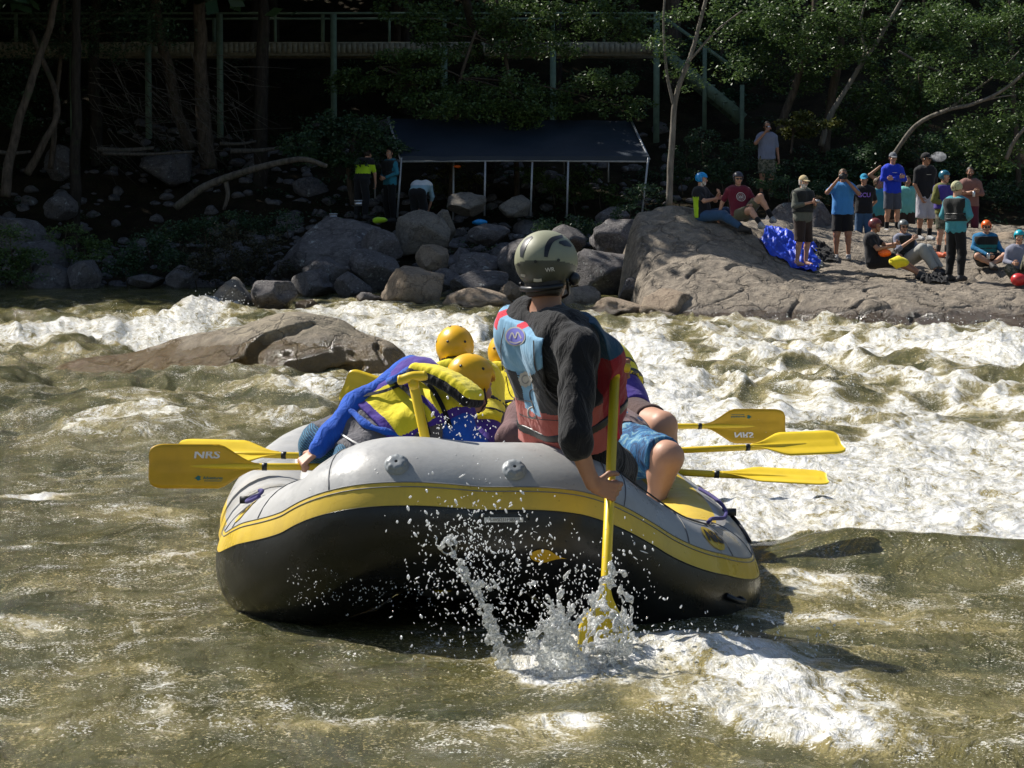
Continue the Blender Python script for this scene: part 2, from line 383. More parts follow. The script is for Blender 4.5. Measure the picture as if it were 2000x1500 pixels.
# ------------------------------------------------------------------ rock materials
def rockmat(name, c1, c2, c3, lichen=0.0, wet=None, bump=.8, wetcol=(.05, .035, .02), sc=1.0, wetw=.12):
    t = NT(name); v = t.obj(); P = t.pos()
    n = t.noise(1.3*sc, 8, .62, v, dist=.5); f = t.noise(9*sc, 8, .7, v); g = t.noise(45*sc, 5, .7, v)
    c = t.mix(t.ramp(n, [(.35, 0), (.65, 1)]), c1, c2); c = t.mix(t.ramp(f, [(.45, 0), (.75, 1)]), c, c3)
    c = t.mix(t.ramp(g, [(.3, .55), (.6, 0)]), c, tuple(x*.35 for x in c1))
    if lichen: c = t.mix(t.ramp(t.math('ADD', t.noise(3.5*sc, 6, .75, v), t.math('MULTIPLY', g, .25)), [(.80-.12*lichen, 0), (.84-.12*lichen, .8)]), c, (.42, .44, .42))
    vo = t.n('ShaderNodeTexVoronoi', feature='DISTANCE_TO_EDGE', inputs={'Scale': 1.1*sc, 'Vector': t.n('ShaderNodeVectorMath', operation='MULTIPLY_ADD', inputs={0: t.noise(2.2*sc, 4, .6, v, out='Color'), 1: (.8, .8, .8), 2: v}).outputs[0]}).outputs[0]
    cr = t.ramp(vo, [(0, 0), (.035, 1)]); c = t.mix(t.math('MULTIPLY', t.math('SUBTRACT', 1, cr), .5), c, tuple(x*.25 for x in c1))
    h = t.math('ADD', t.math('ADD', t.math('MULTIPLY', f, .6), t.math('MULTIPLY', g, .22)), t.math('MULTIPLY', cr, .25))
    rough = .85
    if wet is not None:
        z = t.n('ShaderNodeSeparateXYZ', inputs={0: P}).outputs[2]
        wm = t.math('ADD', t.math('DIVIDE', t.math('SUBTRACT', wet, z), wetw), t.math('MULTIPLY', t.math('SUBTRACT', t.noise(2.5, 4, .6, P), .5), 2.5), clamp=False)
        wm = t.math('MULTIPLY', wm, 1.0, clamp=True); c = t.mix(wm, c, t.mix(f, wetcol, tuple(x*2.3 for x in wetcol)))
        rough = t.math('SUBTRACT', .85, t.math('MULTIPLY', wm, .68))
    return t.done(t.princ(color=c, rough=rough, normal=t.bump(h, bump, .12/sc), spec=.5))
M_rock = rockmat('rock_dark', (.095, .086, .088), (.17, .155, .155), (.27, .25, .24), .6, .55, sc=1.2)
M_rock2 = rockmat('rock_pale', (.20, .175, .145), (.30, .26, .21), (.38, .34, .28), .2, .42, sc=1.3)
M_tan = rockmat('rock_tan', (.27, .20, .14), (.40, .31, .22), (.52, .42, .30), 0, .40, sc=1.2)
M_slab = rockmat('rock_slab', (.20, .165, .125), (.33, .275, .21), (.52, .44, .34), .0, .42, bump=1.0, wetw=.14, wetcol=(.045, .03, .018), sc=.9)
M_mid = rockmat('rock_river', (.19, .160, .115), (.31, .26, .18), (.50, .42, .29), 0, .56, wetcol=(.080, .052, .018), sc=1.1, wetw=.22)

# ------------------------------------------------------------------ banks and hillside
TY = np.array([-20, 43, 45, 47.5, 50, 55, 60, 66, 80, 110, 150, 220.]); TZ = np.array([-1.3, -1.2, -.3, .45, .95, 1.95, 3.5, 6.0, 12.5, 28, 50, 64.])
def ground_z(x, y):
    x = np.asarray(x, float); y = np.asarray(y, float)
    s = np.where(x < -4, 2.6*sst(-4, -8, x), 0)-1.2*sst(3, 9, x)*sst(40, 46, y)
    z = np.interp(y-s*(1-sst(52, 60, y)), TY, TZ)
    return z+np.clip((y-45)/6, 0, 1)*(.28*fbm(x*.35, y*.35, 2, 4)+.10*pn(x*1.7, y*1.7))+sst(60, 110, y)*4*pn(x*.04, y*.04, 5)
def build_ground():
    xs = np.concatenate([np.linspace(-130, -32, 30)[:-1], np.linspace(-32, 32, 330), np.linspace(32, 130, 30)[1:]])
    ys = np.concatenate([np.linspace(-20, 42, 12)[:-1], np.linspace(42, 72, 220), np.linspace(72, 220, 60)[1:]])
    X, Y = np.meshgrid(xs, ys); Z = ground_z(X, Y); nr, nc = X.shape
    i = np.arange(nr-1)[:, None]*nc+np.arange(nc-1)[None, :]
    t = NT('forest_floor'); v = t.obj(); n = t.noise(1.2, 7, .65, v); f = t.noise(22, 5, .75, v)
    c = t.mix(t.ramp(n, [(.4, 0), (.6, 1)]), (.030, .024, .015), (.060, .045, .026)); c = t.mix(t.ramp(f, [(.58, 0), (.66, 1)]), c, (.14, .10, .055))
    c = t.mix(t.ramp(t.noise(5, 6, .7, v), [(.55, 0), (.66, .8)]), c, (.025, .045, .012))
    m = t.done(t.princ(color=c, rough=.95, normal=t.bump(t.math('ADD', f, n), 1, .15), spec=.1))
    o = mkobj('river_bank', np.stack([X, Y, Z], -1).reshape(-1, 3), np.stack([i, i+1, i+nc+1, i+nc], -1).reshape(-1, 4), m)
    props(o, kind='structure')
build_ground()

# ------------------------------------------------------------------ boulders
def rock_verts(seed, sub=4, sharp=.5):
    V, Fc = ico(sub); s = seed*13.7
    d = 1+.30*fbm(V[:, 0]*.9+s, V[:, 1]*.9, V[:, 2]*.9, 3)+.06*fbm(V[:, 0]*4+s, V[:, 1]*4, V[:, 2]*4, 3)
    V = V*d[:, None]
    r = np.random.default_rng(seed)
    for q in range(15):                                             # planar facets
        nrm = unit(r.normal(size=3)); h = r.uniform(.58, .92); e = V@nrm-h; V = V-np.clip(e, 0, None)[:, None]*nrm*min(sharp+.5, 1)
    V = V+.022*fbm(V[:, 0]*9+s, V[:, 1]*9, V[:, 2]*9, 2)[:, None]*V
    return V/np.array([np.abs(V[:, 0]).max(), np.abs(V[:, 1]).max(), np.abs(V[:, 2]).max()]), Fc
_rk = {}
def boulder(px, py, wpx, hpx, Y, seed, mat, label, group=None, sharp=.5, rz=0, sink=.25, dep=1.0, name='boulder', tilt=0):
    key = (seed, mat.name, sharp)
    if key not in _rk:
        V, Fc = rock_verts(seed, 4, sharp); _rk[key] = meshdata('boulder', V, Fc, mat)
    o = bpy.data.objects.new(name, _rk[key]); COL.objects.link(o)
    c = W(px, py, Y); sx = wpx*Y/F/2; sz = hpx*Y/F/2
    o.location = (c[0], c[1], c[2]-sz*sink); o.scale = (sx*1.03, sx*dep, sz*(1+sink)); o.rotation_euler = (0, tilt, rz)
    return props(o, label, 'boulder', group)
BG = 'boulders along the far bank'
for a in [
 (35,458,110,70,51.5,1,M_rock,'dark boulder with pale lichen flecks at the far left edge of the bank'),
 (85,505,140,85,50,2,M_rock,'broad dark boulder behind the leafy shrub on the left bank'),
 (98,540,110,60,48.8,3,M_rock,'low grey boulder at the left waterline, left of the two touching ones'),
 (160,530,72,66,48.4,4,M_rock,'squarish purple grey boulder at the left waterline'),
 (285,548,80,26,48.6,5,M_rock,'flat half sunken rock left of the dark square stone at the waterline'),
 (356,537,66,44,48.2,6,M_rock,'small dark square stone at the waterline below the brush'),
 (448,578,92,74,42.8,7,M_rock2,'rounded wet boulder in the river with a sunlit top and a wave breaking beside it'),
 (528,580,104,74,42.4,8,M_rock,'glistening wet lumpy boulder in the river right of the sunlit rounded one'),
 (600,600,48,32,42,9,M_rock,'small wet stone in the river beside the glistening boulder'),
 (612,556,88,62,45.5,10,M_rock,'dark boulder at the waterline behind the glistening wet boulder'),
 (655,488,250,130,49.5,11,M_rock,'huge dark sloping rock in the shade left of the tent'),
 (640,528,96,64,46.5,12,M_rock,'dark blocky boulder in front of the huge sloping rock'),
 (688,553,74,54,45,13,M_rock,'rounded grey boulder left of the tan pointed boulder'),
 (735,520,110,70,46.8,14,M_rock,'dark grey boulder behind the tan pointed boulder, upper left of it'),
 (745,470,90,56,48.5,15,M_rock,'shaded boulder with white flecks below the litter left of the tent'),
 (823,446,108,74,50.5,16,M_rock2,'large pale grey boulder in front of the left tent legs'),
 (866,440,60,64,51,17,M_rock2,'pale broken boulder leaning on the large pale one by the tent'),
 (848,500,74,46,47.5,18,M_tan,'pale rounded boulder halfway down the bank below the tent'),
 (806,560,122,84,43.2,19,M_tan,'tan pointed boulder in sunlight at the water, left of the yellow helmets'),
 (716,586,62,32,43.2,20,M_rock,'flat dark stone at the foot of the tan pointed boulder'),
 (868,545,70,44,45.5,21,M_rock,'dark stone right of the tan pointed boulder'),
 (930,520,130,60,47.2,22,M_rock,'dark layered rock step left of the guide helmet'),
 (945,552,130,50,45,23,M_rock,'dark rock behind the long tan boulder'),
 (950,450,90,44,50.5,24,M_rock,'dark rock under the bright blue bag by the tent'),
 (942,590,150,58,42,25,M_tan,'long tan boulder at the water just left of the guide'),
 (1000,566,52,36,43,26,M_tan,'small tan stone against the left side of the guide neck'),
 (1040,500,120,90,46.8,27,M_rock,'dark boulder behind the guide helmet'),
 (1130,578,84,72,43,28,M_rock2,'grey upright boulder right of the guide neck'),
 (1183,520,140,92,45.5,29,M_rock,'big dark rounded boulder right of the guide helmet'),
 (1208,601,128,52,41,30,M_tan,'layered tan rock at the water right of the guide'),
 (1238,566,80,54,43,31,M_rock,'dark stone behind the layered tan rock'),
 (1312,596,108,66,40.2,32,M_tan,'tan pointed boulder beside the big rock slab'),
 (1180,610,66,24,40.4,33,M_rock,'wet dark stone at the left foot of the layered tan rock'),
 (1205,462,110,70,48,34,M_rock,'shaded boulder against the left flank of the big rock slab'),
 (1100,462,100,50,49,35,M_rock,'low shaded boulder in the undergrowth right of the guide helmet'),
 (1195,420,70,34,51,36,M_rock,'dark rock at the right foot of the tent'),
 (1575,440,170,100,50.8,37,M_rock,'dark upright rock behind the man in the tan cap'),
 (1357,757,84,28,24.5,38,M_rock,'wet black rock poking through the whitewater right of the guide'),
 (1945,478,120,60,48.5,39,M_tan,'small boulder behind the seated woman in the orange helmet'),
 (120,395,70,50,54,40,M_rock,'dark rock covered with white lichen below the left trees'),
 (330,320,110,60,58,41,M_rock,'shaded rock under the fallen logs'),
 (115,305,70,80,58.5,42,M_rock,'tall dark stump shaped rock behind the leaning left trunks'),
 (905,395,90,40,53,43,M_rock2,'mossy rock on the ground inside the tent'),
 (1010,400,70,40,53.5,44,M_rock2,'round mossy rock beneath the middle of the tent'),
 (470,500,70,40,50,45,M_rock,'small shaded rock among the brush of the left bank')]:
    px, py, ww, hh, Y, sd_, mt, lb = a
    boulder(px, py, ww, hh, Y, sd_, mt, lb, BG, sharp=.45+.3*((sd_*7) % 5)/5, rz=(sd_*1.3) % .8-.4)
# rubble between them: uncountable small stones
def rubble():
    parts = []; base = [rock_verts(70+q, 2) for q in range(5)]
    for q in range(1500):
        x = rng.uniform(-13, 4.5); y = rng.uniform(45.5, 54) if q % 3 else rng.uniform(54, 63)
        V, Fc = base[q % 5]; s = rng.uniform(.05, .22)*(1+1.2*(rng.random() > .93)); a = rng.uniform(0, 6.28)
        V = V*np.array([s, s*rng.uniform(.7, 1.2), s*rng.uniform(.4, .8)]); V = np.stack([V[:, 0]*math.cos(a)-V[:, 1]*math.sin(a), V[:, 0]*math.sin(a)+V[:, 1]*math.cos(a), V[:, 2]], 1)
        parts.append((V+np.array([x, y, float(ground_z(x, y))+s*.1]), Fc))
    V, Fc = cat_mesh(parts); thing('rubble', V, Fc, M_rock, 'small dark stones and rubble strewn over the shaded bank', 'rubble', kind='stuff')
rubble()

# ------------------------------------------------------------------ the big slab on the right
CTL = [(1235,480,43.2),(1240,560,42.2),(1250,425,44.2),(1300,408,44.6),(1380,412,45.5),(1380,500,42.2),(1300,520,41.6),(1330,600,39.9),(1400,645,39.2),(1400,560,40.5),
 (1460,452,44.0),(1480,520,42.6),(1560,520,43.6),(1650,508,44.4),(1500,600,39.6),(1550,645,39.1),(1700,658,38.5),(1700,600,39.0),(1700,555,41.3),(1740,460,49.5),(1800,440,51),(1600,470,47.5),
 (1785,545,42.4),(1865,550,41.8),(1850,600,39.2),(1850,658,38.3),(1930,525,43.2),(1990,560,41.5),(2000,610,39.1),(2000,658,38.0),(1900,470,47.5),(1990,480,46.5),(1520,430,48),(1830,470,48.2),(2150,560,42),(2150,660,38.2),(2150,470,48),(2300,500,46),(2300,640,38.6)]
_C = np.array([W(*c) for c in CTL]); _C = np.vstack([_C, [[3, 55, 1.9], [8, 55, 2.2], [13, 54, 1.8], [2.35, 45.5, 1.9], [1.2, 47.5, 1.2], [2.5, 38.6, -.6], [5, 37.8, -.6], [9, 37.2, -.6], [13, 37, -.6]]])
def _tps(r2): return np.sqrt(r2+.02)
_K = _tps((_C[:, None, 0]-_C[None, :, 0])**2+((_C[:, None, 1]-_C[None, :, 1])*1.2)**2)+.004*np.eye(len(_C)); _Q = np.stack([np.ones(len(_C)), _C[:, 0], _C[:, 1]], 1)
_TW = np.linalg.solve(np.block([[_K, _Q], [_Q.T, np.zeros((3, 3))]]), np.concatenate([_C[:, 2], np.zeros(3)]))
def slab_z(x, y, detail=True):
    x = np.asarray(x, float); y = np.asarray(y, float); z = _TW[-3]+_TW[-2]*x+_TW[-1]*y
    for c, w_ in zip(_C, _TW): z = z+w_*_tps((x-c[0])**2+((y-c[1])*1.2)**2)
    if detail:
        r = 1-np.abs(pn(x*.8+y*.3, y*1.3, 4))*2
        st = y*.8+x*.18+.5*pn(x*.5, y*.5, 7)
        z = z+.05*fbm(x*.8, y*.8, 6, 3)-.30*np.clip(r-.88, 0, 1)*2.2+.022*fbm(x*5, y*5, 2, 3)+.05*np.abs(pn(x*1.1, st*2.6, 3))-.05*np.clip(pn(x*3.3, y*3.3, 21)-.42, 0, 1)*4
    return z
def build_slab():
    xs = np.linspace(1.2, 14, 420); ys = np.concatenate([np.linspace(37.6, 44, 260), np.linspace(44, 55, 160)[1:]])
    X, Y = np.meshgrid(xs, ys); Z = slab_z(X, Y); nr, nc = X.shape
    Z = Z-3.2*(1-sst(1.75, 2.55, X+.06*pn(Y*1.5, Z*2, 3)))**1.6
    i = np.arange(nr-1)[:, None]*nc+np.arange(nc-1)[None, :]
    o = thing('rock_slab', np.stack([X, Y, Z], -1).reshape(-1, 3), np.stack([i, i+1, i+nc+1, i+nc], -1).reshape(-1, 4), M_slab, 'huge brown rock slab sloping into the river under the crowd on the right bank', 'rock', loc=(7, 45, 0))
build_slab()
def on_slab(px, py, Y0=38.2, Y1=54):
    """first point where the photo ray meets the slab / bank"""
    Ys = np.linspace(Y0, Y1, 1200); P = np.array([W(px, py, y) for y in Ys]); z = slab_z(P[:, 0], P[:, 1], False)
    k = np.argmax(P[:, 2] <= z); return P[k]

# ------------------------------------------------------------------ rock in mid river
def build_midrock():
    def f(p):
        d = ell_d(p, (-2.42, 26.2, -.10), (1.10, 1.05, .80)); d = smin(d, ell_d(p, (-1.62, 25.9, -.05), (.46, .62, .50)), .14)
        d = smin(d, ell_d(p, (-3.35, 26.4, -.12), (1.0, 1.1, .60)), .35); d = smin(d, ell_d(p, (-4.45, 26.6, -.30), (1.25, .9, .50)), .35)
        x, y, z = p[..., 0], p[..., 1], p[..., 2]
        d = d+.05*fbm(x*1.0, y*1.0, z*1.4, 4)+.010*pn(x*7, y*7, z*12)
        return d
    def f2(p):
        d = f(p); wob = .03*pn(p[..., 0]*7, p[..., 1]*7, p[..., 2]*7)
        for (u, v_, r0, r1) in cr: d = -smin(-d, cap_d(p, u, v_, r0, r1)+wob, .02)
        return d
    cr = []
    def hit(x, y):
        t_ = 24.2; c0 = np.array([0, 0, CZ])
        for _ in range(80):
            P = W(x, y, t_); v = float(f(P[None].astype(np.float32))[0]); t_ += max(v*.7, .004)
            if v < .004: break
        return P
    H = lambda L_: [hit(*q) for q in L_]
    for pth, r_ in ((H([(618, 630), (570, 646), (520, 660), (498, 680), (492, 700), (488, 712)]), [.03, .07, .10, .085, .08, .12]), (H([(492, 708), (470, 718), (450, 722)]), [.10, .12, .05]), (H([(722, 655), (742, 662), (735, 680), (752, 705)]), [.02, .03, .02, .04]), (H([(700, 712), (680, 726), (655, 742)]), [.05, .10, .14]), (H([(688, 690), (694, 700)]), [.04, .03])):
        cr += [(pth[i], pth[i+1], r_[i], r_[i+1]) for i in range(len(pth)-1)]
    V, Fc = surfnets(f2, (-6.2, 24.7, -.4), (-1.0, 27.8, .95), .025)
    thing('river_boulder', V, Fc, M_mid, 'long cracked brown boulder in mid river with water sheeting over its left end', 'boulder')
build_midrock()
# ------------------------------------------------------------------ raft
def raftmat(name, c, dirt, rough, drops=.35, scuff=.3):
    t = NT(name); v = t.obj(); n = t.noise(3.5, 6, .65, v, dist=.6); st = t.noise(9, 5, .7, t.mapping(v, (1, 1, .18))); fine = t.noise(60, 4, .7, v)
    col_ = t.mix(t.math('MULTIPLY', t.ramp(n, [(.42, 0), (.70, 1)]), scuff), c, dirt); col_ = t.mix(t.math('MULTIPLY', t.ramp(st, [(.52, 0), (.66, 1)]), scuff*.8), col_, dirt)
    vo = t.n('ShaderNodeTexVoronoi', inputs={'Scale': 34, 'Randomness': 1, 'Vector': v}); d = vo.outputs['Distance']; sel = t.ramp(t.n('ShaderNodeSeparateXYZ', inputs={0: vo.outputs['Color']}).outputs[0], [(.62, 0), (.66, 1)], 'CONSTANT')
    dot = t.math('MULTIPLY', t.ramp(d, [(.10, 1), (.16, 0)]), sel); dot = t.math('MULTIPLY', dot, t.ramp(t.noise(1.6, 3, .6, v), [(.45, 0), (.6, 1)]))
    col_ = t.mix(t.math('MULTIPLY', dot, drops), col_, tuple(x*.35 for x in c)); wet = t.ramp(t.noise(2.2, 5, .7, v), [(.45, 0), (.62, 1)])
    h = t.math('ADD', t.math('ADD', t.math('MULTIPLY', fine, .25), t.math('MULTIPLY', n, .8)), t.math('MULTIPLY', dot, 1.2))
    return t.done(t.princ(color=col_, rough=t.math('SUBTRACT', rough, t.math('MULTIPLY', wet, rough*.62)), normal=t.bump(h, .35, .006), spec=.5))
M_grey = raftmat('raft_grey', (.40, .40, .39), (.24, .23, .21), .55)
M_yel = raftmat('raft_yellow', (.70, .49, .055), (.42, .27, .05), .5)
M_blk = raftmat('raft_black', (.006, .006, .0065), (.020, .020, .019), .36, 0, .35)
M_seam = basic('raft_seam', (.20, .20, .20), .5)
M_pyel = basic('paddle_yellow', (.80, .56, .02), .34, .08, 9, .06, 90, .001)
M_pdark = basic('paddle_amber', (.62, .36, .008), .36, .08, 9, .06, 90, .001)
M_black = basic('black_plastic', (.015, .015, .016), .4)
M_white = basic('white_print', (.72, .70, .66), .6)
M_greyp = basic('grey_valve', (.27, .29, .30), .45, .15)
M_teal = basic('teal_print', (.02, .16, .15), .5)
RO = np.array([-.045, 8.72, 0.]); RY = R(7.0)
def rl(p):
    p = np.asarray(p, float); c, s = math.cos(RY), math.sin(RY)
    return np.stack([p[..., 0]*c-p[..., 1]*s, p[..., 0]*s+p[..., 1]*c, p[..., 2]-.035*p[..., 0]+.01], -1)+RO
rightp = [(.20, .015, .465), (.42, .11, .325), (.69, .33, .178), (.91, .76, .11), (.95, 1.5, .19), (.88, 2.4, .25), (.84, 3.1, .18), (.66, 3.7, .22), (.33, 4.0, .26)]
leftp = [(-.43, .02, .478), (-.60, .17, .352), (-.73, .42, .258), (-.80, .80, .165), (-.80, 1.5, .11), (-.80, 2.4, .09), (-.76, 3.1, .12), (-.60, 3.7, .22), (-.33, 4.0, .26)]
pts = leftp[::-1]+[(-.12, 0, .478)]+rightp+[(0, 4.05, .27)]
RC = rl(catmull(pts, 16, closed=True)); NR = len(RC)
seg = np.linalg.norm(np.roll(RC, -1, 0)-RC, axis=1); cum = np.concatenate([[0], np.cumsum(seg)[:-1]]); TOT = seg.sum()
i0 = int(np.argmin(np.linalg.norm(RC-rl((-.12, 0, .478)), axis=1))); S0 = cum[i0]
RT = np.roll(RC, -1, 0)-np.roll(RC, 1, 0); RT /= np.linalg.norm(RT, axis=1)[:, None]
cen = RC.mean(0)
RN = np.cross(RT, (0, 0, 1)); RN /= np.linalg.norm(RN, axis=1)[:, None]
RN *= np.sign(((RC-cen)*RN).sum(1))[:, None]
RUp = np.cross(RT, RN); RUp *= np.sign(RUp[:, 2])[:, None]
RRAD = .290+.003*np.sin(cum*9)
def rp(s, th, off=0.0):
    """point on the tube: s metres right of the stern middle, th degrees above the outward horizontal"""
    s = (np.asarray(s, float)+S0) % TOT; th = np.radians(np.asarray(th, float)); out = []
    def it(A): return np.stack([np.interp(s, np.append(cum, TOT), np.append(A[:, k], A[0, k])) for k in range(3)], -1)
    c, n, u = it(RC), it(RN), it(RUp); n = n/np.linalg.norm(n, axis=-1, keepdims=True); u = u/np.linalg.norm(u, axis=-1, keepdims=True)
    r = np.interp(s, cum, RRAD)+off
    return c+(r*np.cos(th))[..., None]*n+(r*np.sin(th))[..., None]*u
def SP(px, py):
    """(s, th) of the visible tube point nearest to a photo pixel"""
    s, t = np.meshgrid(np.linspace(-1.9, 1.9, 500), np.linspace(-40, 100, 180)); P = rp(s, t); n = rp(s, t, .1)-P; v = P-np.array([0, 0, CZ])
    Y = P[..., 1]; q = v@np.array([0, cP, -sP]); X = 1000+F*v[..., 0]/q; Z = 750-F*(v@np.array([0, sP, cP]))/q
    d = (X-px)**2+(Z-py)**2+1e9*((n*v).sum(-1) > 0)+30*(Y-8); k = np.unravel_index(np.argmin(d), d.shape); return float(s[k]), float(t[k])
def build_raft():
    root = empty('raft', rl((0, 1.8, 0)), 'grey inflatable raft with yellow stripe and black underside seen from its raised stern', 'raft')
    th = np.array([12, 14, 20, 27.5, 29.5, 40, 50, 60, 70, 80, 90, 100, 110, 120, 135, 150, 165, 180, 195, 210, 225, 240, 255, 270, 285, 300, 312, 324, 336, 348, 357, 366])
    n = len(th); V = []
    for k, t in enumerate(th):
        V.append(rp(cum-S0, np.full(NR, t)))
    V = np.stack(V, 1)                                         # NR,n,3
    # slight puckers at the mitred panels
    Fc = []; mi = []
    for i in range(NR):
        j = (i+1) % NR
        sm = cum[i]-S0; sm = (sm+TOT/2) % TOT-TOT/2
        for k in range(n):
            l = (k+1) % n; Fc.append([i*n+k, j*n+k, j*n+l, i*n+l]); t = th[k]
            m = 1 if 12 <= t < 29.5 else 0
            if t > 195: m = 2
            if t >= 366: m = 2
            if 60 <= t < 110 and 1.3 < sm < 3.3: m = 1 if (abs(sm) > 1.45 and t >= 70) else 0
            mi.append(m)
    mkobj('tube', V.reshape(-1, 3), np.array(Fc), [M_grey, M_yel, M_blk], root, np.array(mi))
    # seams, welt lines and chafe bands
    for s in (-.37, .37, -.74, -1.02, .78, 1.10, 1.45, -1.4):
        a = np.linspace(30, 150, 30); mkobj('seam', *tube(rp(np.full(30, s), a, .0012), .0026, 5), M_seam, root)
    for s in (.395, .425):
        a = np.linspace(30, 130, 30); mkobj('seam', *tube(rp(np.full(30, s), a, .001), .0018, 5), M_seam, root)
    for t_ in (11.7, 29.6, 26):
        s = np.linspace(-1.9, 1.9, 160); mkobj('welt', *tube(rp(s, np.full(160, t_), .0012), .0022 if t_ < 30 else .0014, 5), M_seam if t_ > 20 and t_ < 30 and False else (M_blk if t_ < 20 else M_seam), root)
    # floor
    fl = []; ff = []; ks = 40
    S1 = np.linspace(0, TOT, 121)[:-1]
    A = rp(S1, np.full(120, 250)); c = A.mean(0)
    ring = [A*(1-q)+c*q for q in (0, .3, .6, .9)]; V = np.concatenate(ring)
    for q in range(3):
        for k in range(120): ff.append([q*120+k, q*120+(k+1) % 120, (q+1)*120+(k+1) % 120, (q+1)*120+k])
    V[:, 2] -= .02*np.sin(V[:, 0]*20)**2
    mkobj('floor', V, np.array(ff), M_blk, root)
    # thwarts
    for yy in (1.0, 2.0, 3.0):
        P = np.array([rl((x, yy, .20+.06*abs(x))) for x in np.linspace(-.72, .72, 14)]); mkobj('thwart', *tube(P, .20, 20), M_grey, root)
    # valves with lobed caps
    for s, a0 in (SP(778, 908), SP(1006, 917)):
        c = rp(s, a0); nrm = unit(rp(s, a0, .1)-c); x = unit(np.cross(nrm, (0, 0, 1))); y = np.cross(x, nrm)
        def ring(r, h, lob): 
            t = np.linspace(0, 2*math.pi, 49)[:-1]; rr = r*(1+lob*np.cos(t*8)); return c+nrm*h+rr[:, None]*(np.cos(t)[:, None]*x+np.sin(t)[:, None]*y)
        prof = [(.046, -.01, 0), (.046, .006, 0), (.040, .008, .02), (.036, .016, .07), (.033, .022, .08), (.020, .024, .03), (.006, .022, 0)]
        V = np.concatenate([ring(*p) for p in prof]); Fc = [[q*48+k, q*48+(k+1) % 48, (q+1)*48+(k+1) % 48, (q+1)*48+k] for q in range(len(prof)-1) for k in range(48)]
        mkobj('valve', V, np.array(Fc), M_greyp, root)
    # plates, printed and moulded marks on the tube
    def patch(name, s0, s1, t0, t1, mat, off=.003, ns=16, nt_=8, oval=False):
        a = np.linspace(-1, 1, ns); b = np.linspace(-1, 1, nt_); V = []; 
        for q in b:
            for p in a:
                if oval: rr = math.sqrt(max(0, 1-q*q)); pp = p*rr
                else: pp = p
                V.append(rp((s0+s1)/2+pp*(s1-s0)/2, (t0+t1)/2+q*(t1-t0)/2, off))
        Fc = [[j*ns+i, j*ns+i+1, (j+1)*ns+i+1, (j+1)*ns+i] for j in range(nt_-1) for i in range(ns-1)]
        return mkobj(name, np.array(V), np.array(Fc), mat, root)
    def text(name, body, s, t_, h, mat, off=.0055, sx=1.0, bold=0.0, parent=None, shear=0, mir=1):
        V, Fc = text_mesh(body, shear, bold)
        V = V*h; V[:, 0] *= sx
        P = rp(s+V[:, 0]*mir, t_+np.degrees(V[:, 1]/.29), off)
        return mkobj(name, P, Fc, mat, parent or root, smooth=False)
    sp_, tp_ = SP(981, 1016); patch('hull_plate', sp_-.068, sp_+.068, tp_-1.7, tp_+1.7, M_white, .004); text('hull_number', 'US-WSI23163B515', sp_, tp_, .0175, M_black, .007, sx=.86)
    P = rp(sp_+np.array([-.085, -.085, -.065, .065, .085, .085]), tp_+np.array([0, 4.2, 5.6, 5.6, 4.2, 0.]), .004); mkobj('plate_frame', *tube(P, .004, 6), M_blk, root)
    for s0, t0_ in ((.99, 45), (-1.0, 47)):
        patch('logo_oval', s0-.082, s0+.082, t0_-12.5, t0_+12.5, M_yel, .003, 24, 16, True); text('logo_letters', 'NRS', s0, t0_, .080, M_black, .007, sx=.95, bold=.05, shear=.2)
    es, et = SP(1062, 1086)
    a = np.linspace(0, 2*math.pi, 33)[:-1]; r = np.where(np.cos(a) > 0, 1+.9*np.cos(a)**6, 1.0)
    V = np.array([rp(es+.045*rr*math.cos(q), et+5.5*math.sin(q)*(1 if math.cos(q) < .3 else max(.1, 1-math.cos(q)**4)), .004) for q, rr in zip(a, r)]); V = np.vstack([V, [rp(es, et, .005)]])
    mkobj('emblem', V, [[k, (k+1) % 32, 32] for k in range(32)], M_pdark, root)
    # D ring, safety line, carry handle, strap buckles
    M_steel = basic('steel', (.45, .45, .45), .3, .1, metal=1)
    rs_, rt_ = SP(877, 1064); c = rp(rs_, rt_, .02); nrm = unit(rp(rs_, rt_, .1)-c); x = unit(np.cross(nrm, (0, 0, 1))); y = np.cross(x, nrm)
    t = np.linspace(0, 2*math.pi, 25)[:-1]; mkobj('ring', *tube(c+.030*(np.cos(t)[:, None]*x+np.sin(t)[:, None]*y), .0045, 8, closed=True), M_steel, root)
    M_rope = basic('rope_purple', (.045, .035, .16), .8)
    for s0, s1, lb in ((1.12, 2.1, 1), (-1.1, -1.9, 0)):
        s = np.linspace(s0, s1, 60); q = 66+7*np.sin((s-s0)*7); mkobj('safety_line', *tube(rp(s, q, .014+.01*np.abs(np.sin((s-s0)*6))), .0085, 8), M_rope, root)
    for s, t_ in (SP(1432, 990), SP(482, 975)):
        c = rp(s, t_, .012); mkobj('buckle', *box(c, (.06, .035, .03), np.eye(3)), M_black, root)
    P = rp(*np.array([SP(1440, 995), SP(1450, 1015), SP(1462, 1035), SP(1470, 1055)]).T, .008); mkobj('strap', *tube(P, .009, 6), M_black, root)
    P = rp(np.array([.42, .8, 1.1, 1.4]), np.array([70, 66, 66, 72.]), .004); mkobj('cord', *tube(catmull(P, 8), .0035, 6), M_black, root)
    mkobj('side_handle', *tube(catmull(rp(np.array([1.0, 1.03, 1.10, 1.13]), np.array([-4, -6, -6, -4.]), np.array([.0, .03, .03, 0.])), 6), .012, 8), M_black, root)
    return root
